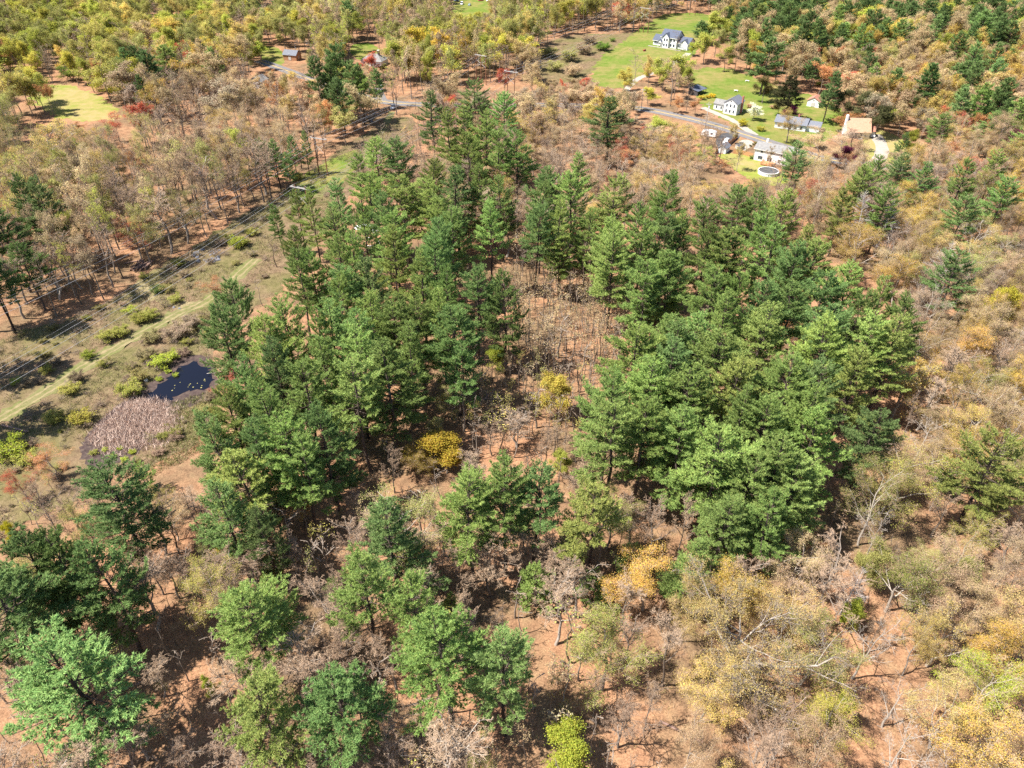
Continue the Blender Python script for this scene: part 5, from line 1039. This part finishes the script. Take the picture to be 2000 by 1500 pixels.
def fill():
    pts = [(t['x'], t['y'], max(2.2, t['w']*.33)) for t in TREES]
    cell = 8.0; grid = {}
    for i, p in enumerate(pts): grid.setdefault((int(p[0]//cell), int(p[1]//cell)), []).append(i)
    polys = [(np.array(p, float), w, s, hf) for p, w, s, hf in WZ]
    zones = [z[1] for z in ZONES]
    row = np.array([ground(*p)[:2] for p in ROW_PX])
    cand = []
    for sp, n in ((1.8, 1),):
        for y in np.arange(42, 735, sp):
            half = (y*CP+CAM_H*SP)*1000/FPX*1.03+8
            xs = np.arange(-half, half, sp*(1 if y < 300 else 2.0))
            cand += [(x+RNG.uniform(-1, 1)*sp, y+RNG.uniform(-1, 1)*sp) for x in xs]
    cand = np.array(cand); RNG.shuffle(cand)
    bad = inside(row, cand[:, 0], cand[:, 1])
    for z in zones: bad |= inside(z, cand[:, 0], cand[:, 1])
    cand = cand[~bad]
    zc = terrain(cand[:, 0], cand[:, 1])
    cpx = np.array([project(x, y, z+11)[:2] for (x, y), z in zip(cand, zc)])
    which = np.zeros(len(cand), int)
    for i, (p, *_r) in enumerate(polys): which[inside(p, cpx[:, 0], cpx[:, 1])] = i
    order = np.argsort(cand[:, 1]) if False else range(len(cand))
    placed = []
    for q in order:
        x, y = cand[q]; _, wts, spc, hf = polys[which[q]]
        if wts.get('S', 0) > .9 and math.sin(x*.55+1.7*math.sin(y*.31))*math.cos(y*.47+x*.2)+RNG.normal()*.35 < -.22: continue
        r = spc*(RNG.uniform(.75, 1.1) if wts.get('S', 0) < .9 else RNG.uniform(.25, 1.2))*.5; gx, gy = int(x//cell), int(y//cell); ok = True
        for a in (-1, 0, 1):
            for b in (-1, 0, 1):
                for i in grid.get((gx+a, gy+b), ()):
                    p = pts[i]
                    if (p[0]-x)**2+(p[1]-y)**2 < (r+min(p[2], r*1.6))**2: ok = False; break
                if not ok: break
            if not ok: break
        if not ok: continue
        code = RNG.choice(list(wts), p=np.array(list(wts.values()))/sum(wts.values()))
        name, kn, kf, cols, hr, wf, kw = TYPES[code]
        h = RNG.uniform(*hr)*(hf if code not in 'SK' else 1); h *= (RNG.uniform(.82, 1.12) if code != 'S' else 1); wd = h*wf*RNG.uniform(.75, 1.4)
        z = T(x, y); bx, by, dep = project(x, y, z); tx, ty, _ = project(x, y, z+h); rp = wd*.5*FPX/dep
        if tx < -60 or tx > 2060 or ty > 1540 or by < -6: continue
        lo, hi = min(bx, tx)-rp*.8, max(bx, tx)+rp*.8
        blocked = lambda ty: any(hi > k[0] and lo < k[2] and ty-2 < k[3] and by > k[1]+(k[3]-k[1])*.35 and by < k[3]+900 and ty < k[3] and by > k[3]-8 for k in KEEP)
        if blocked(ty):
            h *= .5; wd *= .62; ty = project(x, y, z+h)[1]
            if blocked(ty): continue
        grid.setdefault((gx, gy), []).append(len(pts)); pts.append((x, y, r)); placed.append((dep, x, y, name, kn if dep < 330 else kf, h, wd, cols[int(RNG.integers(0, len(cols)))], kw, code))
    placed.sort(key=lambda a: a[0])
    rest = []
    for dep, x, y, name, kit, h, wd, c, kw, code in placed:
        if COUNT.get(name, 0) >= CAP.get(name, 290): rest.append((x, y, h, wd, c, kit, name)); continue
        plant(name, kit, x, y, h, wd, jit(c, .12), None, kw, lean=RNG.normal()*.02, kindword=kw)
    print('FILL', len(placed), 'rest', len(rest), COUNT)
    return rest
REST = fill()
# ---------------------------------------------------------------- masses nobody could count: the far woods beyond the 300 largest of each kind, brush, grass, reeds
def instancer(name, pts, meshes_objs, color, label):
    """one stuff object: points carry size and turn, geometry nodes set one of the given trees on each"""
    if not pts: return
    P = np.array([(x, y, T(x, y)-.15) for x, y, *_ in pts]); me = bpy.data.meshes.new(name); me.from_pydata([tuple(p) for p in P], [], [])
    A = me.attributes
    s = A.new('size', 'FLOAT_VECTOR', 'POINT'); s.data.foreach_set('vector', np.array([(w, w, h) for _, _, h, w in pts], np.float32).ravel())
    r = A.new('turn', 'FLOAT_VECTOR', 'POINT'); r.data.foreach_set('vector', np.array([(0, 0, RNG.uniform(0, 6.28)) for _ in pts], np.float32).ravel())
    k = A.new('pick', 'INT', 'POINT'); k.data.foreach_set('value', RNG.integers(0, len(meshes_objs), len(pts)).astype(np.int32))
    o = link(name, me); o.color = (*color, 1); tag(o, label, kind='stuff')
    ng = bpy.data.node_groups.new(name, 'GeometryNodeTree'); ng.interface.new_socket('Geometry', in_out='INPUT', socket_type='NodeSocketGeometry'); ng.interface.new_socket('Geometry', in_out='OUTPUT', socket_type='NodeSocketGeometry')
    gi, go = ng.nodes.new('NodeGroupInput'), ng.nodes.new('NodeGroupOutput'); g2 = ng.nodes.new('GeometryNodeGeometryToInstance'); ip = ng.nodes.new('GeometryNodeInstanceOnPoints')
    for ob in reversed(meshes_objs):
        oi = ng.nodes.new('GeometryNodeObjectInfo'); oi.inputs['Object'].default_value = ob; ng.links.new(oi.outputs['Geometry'], g2.inputs[0])
    def att(n, t):
        a = ng.nodes.new('GeometryNodeInputNamedAttribute'); a.data_type = t; a.inputs['Name'].default_value = n; return a.outputs['Attribute']
    ng.links.new(gi.outputs[0], ip.inputs['Points']); ng.links.new(g2.outputs[0], ip.inputs['Instance']); ip.inputs['Pick Instance'].default_value = True
    ng.links.new(att('pick', 'INT'), ip.inputs['Instance Index']); ng.links.new(att('turn', 'FLOAT_VECTOR'), ip.inputs['Rotation']); ng.links.new(att('size', 'FLOAT_VECTOR'), ip.inputs['Scale'])
    ng.links.new(ip.outputs[0], go.inputs[0]); md = o.modifiers.new('trees', 'NODES'); md.node_group = ng
    return o
def far_masses():
    src = {}
    for ob in bpy.data.objects:
        if ob.type == 'MESH' and ob.parent is None: src.setdefault(ob.data.name, ob)
    words = dict(golden_tree=('golden_woods', 'far_bud', GOLD, 'mass of far golden budding trees'), budding_tree=('budding_woods', 'far_bud', TAN, 'mass of far tan budding trees'), greening_tree=('greening_woods', 'far_bud', OLIVE, 'mass of far olive greening trees'),
                 bare_tree=('bare_woods', 'far_bare', BROWN, 'mass of far bare brown trees'), leafy_tree=('leafy_woods', 'far_leafy', YGREEN, 'mass of far yellow green leafy trees'), pine_tree=('pine_woods', 'far_pine', PINE_D, 'mass of far dark pines at the top edge'),
                 slender_tree=('slender_woods', 'far_pole', OLIVE, 'mass of far slender trees'), sapling=('sapling_stand', 'far_sapling', TAN, 'crowd of thin grey saplings between the pines'), red_tree=('red_woods', 'far_bud', RUST, 'far red budding trees'), thicket=('thicket_mass', 'far_sapling', BROWN, 'low brown brushwood'))
    for kind, (nm, kit, colr, lab) in words.items():
        obs = [src[m.name] for _, m in KIT[kit] if m.name in src]
        R0 = np.mean([r[0] for r in KIT_R[kit]]); H0 = np.mean([r[1] for r in KIT_R[kit]])
        instancer(nm, [(x, y, h/H0, wd*.5/R0) for x, y, h, wd, c, k, name in REST if name == kind], obs, colr, lab)
# the instancers borrow their trees from far saplings standing in view
for px, py in [(1040, 700), (1105, 640), (1130, 580)]:
    x, y, _ = ground(px, py); plant('sapling', 'far_sapling', x, y, 11, 3.5, TAN, None, 'sapling', var=[0, 1, 2][(px > 1100)+(px > 1120)], kindword='sapling')
far_masses()
def blade_mass(name, pts, nb, hlo, hhi, wid, spread, mats, label, lean=.45, keepz=.0):
    pts = np.asarray(pts, float); n = len(pts)*nb; B = np.repeat(pts, nb, axis=0)+RNG.normal(size=(n, 2))*spread
    z = terrain(B[:, 0], B[:, 1])+keepz; Bz = np.c_[B, z]; D = norm(np.c_[RNG.normal(size=(n, 2))*lean, np.ones(n)])*RNG.uniform(hlo, hhi, n)[:, None]
    V, Fc = blades(Bz, D, np.full(n, wid)*RNG.uniform(.6, 1.4, n), RNG); k = len(mats); sel = np.repeat(RNG.integers(0, k, len(pts)), nb)
    me = mk_mesh(name, [(V, Fc, 0)], [M[m] for m in mats]); me.polygons.foreach_set('material_index', sel.astype(np.int32))
    return tag(link(name, me), label, kind='stuff')
def scatter_px(poly, n):
    """even scatter over the ground inside a pixel polygon"""
    W = np.array([ground(*p)[:2] for p in poly]); lo, hi = W.min(0), W.max(0); out = np.zeros((0, 2))
    while len(out) < n:
        c = RNG.uniform(lo, hi, (n*3, 2)); out = np.vstack([out, c[inside(W, c[:, 0], c[:, 1])]])
    return out[:n]
M['brush_a'] = simple_mat('dry_twigs', (.24, .16, .115), (.36, .26, .19), .8, .9); M['brush_b'] = simple_mat('pale_dry_stems', (.30, .22, .145), (.40, .30, .20), .8, .9); M['brush_c'] = simple_mat('olive_stems', (.22, .21, .075), (.34, .31, .12), .8, .9)
M['grass_a'] = simple_mat('straw_grass', (.27, .22, .12), (.37, .30, .17), .8, .9); M['grass_b'] = simple_mat('green_grass', (.12, .165, .04), (.19, .22, .065), .8, .9)
blade_mass('cattail_reeds', scatter_px([(172, 862), (215, 812), (262, 778), (318, 782), (345, 795), (350, 830), (325, 868), (275, 880), (210, 888)], 2600)+RNG.normal(size=(2600, 2))*.9, 4, .6, 1.5, .12, .22, ['reed'], 'bed of pale pinkish dry cattails', .5)
blade_mass('marsh_grass', scatter_px([(330, 790), (420, 760), (430, 830), (400, 880), (300, 930), (280, 890), (345, 860)], 1500), 5, .4, 1.0, .09, .25, ['grass_a', 'grass_b', 'brush_c'], 'yellow green marsh grass right of the cattails', .6)
lp = scatter_px([(300, 770), (345, 745), (400, 740), (405, 755), (345, 772), (315, 785)], 14); lv_ = []
for p in lp:
    a = np.arange(7)*2*np.pi/7; r_ = RNG.uniform(.10, .22); lv_.append(np.c_[p[0]+np.cos(a)*r_, p[1]+np.sin(a)*r_, np.full(7, T(*p)+.075)])
tag(link('lily_pads', mk_mesh('lily_pads', [(v, np.array([(0, i, i+1) for i in range(1, 6)]), 0) for v in lv_], [M['brush_c']])), 'dull lily pads floating on the dark pond', kind='stuff')
mp = scatter_px(ROW_PX, 13000); bad = np.zeros(len(mp), bool)
for nm, q in ZONES:
    if nm.startswith(('track', 'pond', 'mud')): bad |= inside(q, mp[:, 0], mp[:, 1])
mp = mp[~bad]; nz = np.sin(mp[:, 0]/7)*np.cos(mp[:, 1]/9+mp[:, 0]/15)
blade_mass('meadow_grass', mp[nz > -.15], 7, .35, .95, .09, .4, ['grass_a', 'grass_a', 'brush_b', 'grass_b', 'brush_a', 'brush_c'], 'rough tan and olive grass of the cleared strip', .7)
wp = scatter_px([(-60, 330), (2060, 330), (2060, 1560), (-60, 1560)], 24000); bad = inside(np.array([ground(*p)[:2] for p in ROW_PX]), wp[:, 0], wp[:, 1])
for nm, q in ZONES: bad |= inside(q, wp[:, 0], wp[:, 1])
wp = wp[~bad]; nz = np.sin(wp[:, 0]/11+1)*np.cos(wp[:, 1]/8)+.5*np.sin(wp[:, 0]/4+wp[:, 1]/5)
clr = inside(np.array([ground(*p)[:2] for p in ((1000, 520), (1200, 520), (1240, 700), (1160, 900), (1010, 930), (940, 800))]), wp[:, 0], wp[:, 1])
blade_mass('dry_brush', wp[(nz > -.25) & ~clr], 8, .4, 1.9, .042, .55, ['brush_a', 'brush_b', 'brush_a', 'brush_c'], 'low dry brush on the woodland floor', .55)

# ---------------------------------------------------------------- labels: what each tree is and which landmark it stands by
LM = [('pond', 360, 745), ('cattail bed', 265, 830), ('log pile', 276, 520), ('rubble heap', 405, 498), ('fork of the track', 345, 600), ('pole frame on grass', 625, 300), ('tarp covered boat', 712, 440), ('white car behind the trunks', 768, 206), ('hip roofed house', 735, 118),
      ('little brown barn', 567, 110), ('yellow green clearing', 150, 205), ('cars at the top edge', 920, 8), ('three pole frame', 938, 130), ('blue roofed house', 1310, 80), ('white farmhouse', 1425, 205), ('round pool', 1500, 338), ('tan roofed house', 1668, 252), ('red roofed garage', 1588, 200),
      ('camper trailer', 1368, 262), ('golden bush', 870, 880), ('lime tree in the clearing', 975, 688), ('yellow tree in the clearing', 1090, 762), ('big pale oak', 1455, 1215), ('lime tree at bottom edge', 1100, 1465), ('lime tree at lower right', 1930, 1340), ('grey dead trees', 1705, 428),
      ('purple tree at right edge', 1995, 268), ('top left corner', 0, 0), ('top right corner', 2000, 0), ('bottom left corner', 0, 1500), ('broad gold oak at left', 85, 268), ('small round young pine', 1165, 1150), ('middle of the right edge', 2000, 900), ('middle of the top edge', 1000, 0), ('middle of the left edge', 0, 480)]
REL = ['right of', 'upper right of', 'above', 'upper left of', 'left of', 'lower left of', 'below', 'lower right of']
ORD = ['nearest', 'second nearest', 'third nearest', 'fourth nearest', 'fifth nearest', 'sixth nearest', 'seventh nearest', 'eighth nearest', 'ninth nearest', 'tenth nearest', 'eleventh nearest', 'twelfth nearest', 'thirteenth nearest', 'fourteenth nearest', 'fifteenth nearest', 'sixteenth nearest', 'seventeenth nearest', 'eighteenth nearest', 'nineteenth nearest', 'twentieth nearest']+[f'twenty {q} nearest' for q in ('first', 'second', 'third', 'fourth', 'fifth', 'sixth', 'seventh', 'eighth', 'ninth')]
def shade(t):
    c = t['col']; k = t['kind']
    if k == 'pine': return 'young green pine' if t['h'] < 14 else ('dark green pine' if c[1] < .185 else ('yellow green pine' if c[0] > .72*c[1] else 'green pine'))
    if k == 'bare tree': return 'small bare brown tree' if t['h'] < 11 else 'tall bare brown tree'
    if k == 'golden tree': return 'pale golden budding tree' if c[2] > .17 else ('rusty budding tree' if c[1] < .3 else 'golden budding tree')
    if k == 'leafy tree': return 'lime green leafy tree' if c[1] > c[0]*1.05 else ('dark leafy tree' if c[1] < .25 else 'yellow leafy tree')
    if k == 'oak tree': return 'broad pale gold oak'
    if k == 'red budding tree': return 'red budding tree' if c[1] < .19 else 'rusty orange budding tree'
    if k == 'purple tree': return 'round purple leaved tree'
    if k == 'sapling': return 'thin bare sapling' if t['h'] < 9.5 else 'tall thin sapling'
    return k
def write_labels():
    fam = {}
    for t in TREES:
        d = [((t['px']-x)**2+(1.3*(t['py']-y))**2, i) for i, (_, x, y) in enumerate(LM)]
        dd, i = min(d); n, x, y = LM[i]; a = math.degrees(math.atan2(y-t['py'], t['px']-x)) % 360
        rel = REL[int(((a+22.5) % 360)//45)] if dd > 20**2 else 'at'
        fam.setdefault((shade(t), rel, n), []).append((dd, t))
    for (k, rel, n), L in fam.items():
        L.sort(key=lambda q: q[0])
        for j, (_, t) in enumerate(L):
            o = t['o']
            if len(L) == 1: lab = f'{k} {rel} the {n}'
            elif j < len(ORD): lab = f'{k} {rel} the {n}, {ORD[j]}'
            else: lab = f'{k} {rel} the {n}, beyond thirty nearer'; o['group'] = f'{k}s {rel} the {n}'
            if 'group' not in o: o['group'] = {'pine': 'pines', 'sapling': 'thin saplings', 'bare tree': 'bare trees'}.get(t['kind'], t['kind']+'s')
            o['label'] = t['label'] or lab
write_labels()
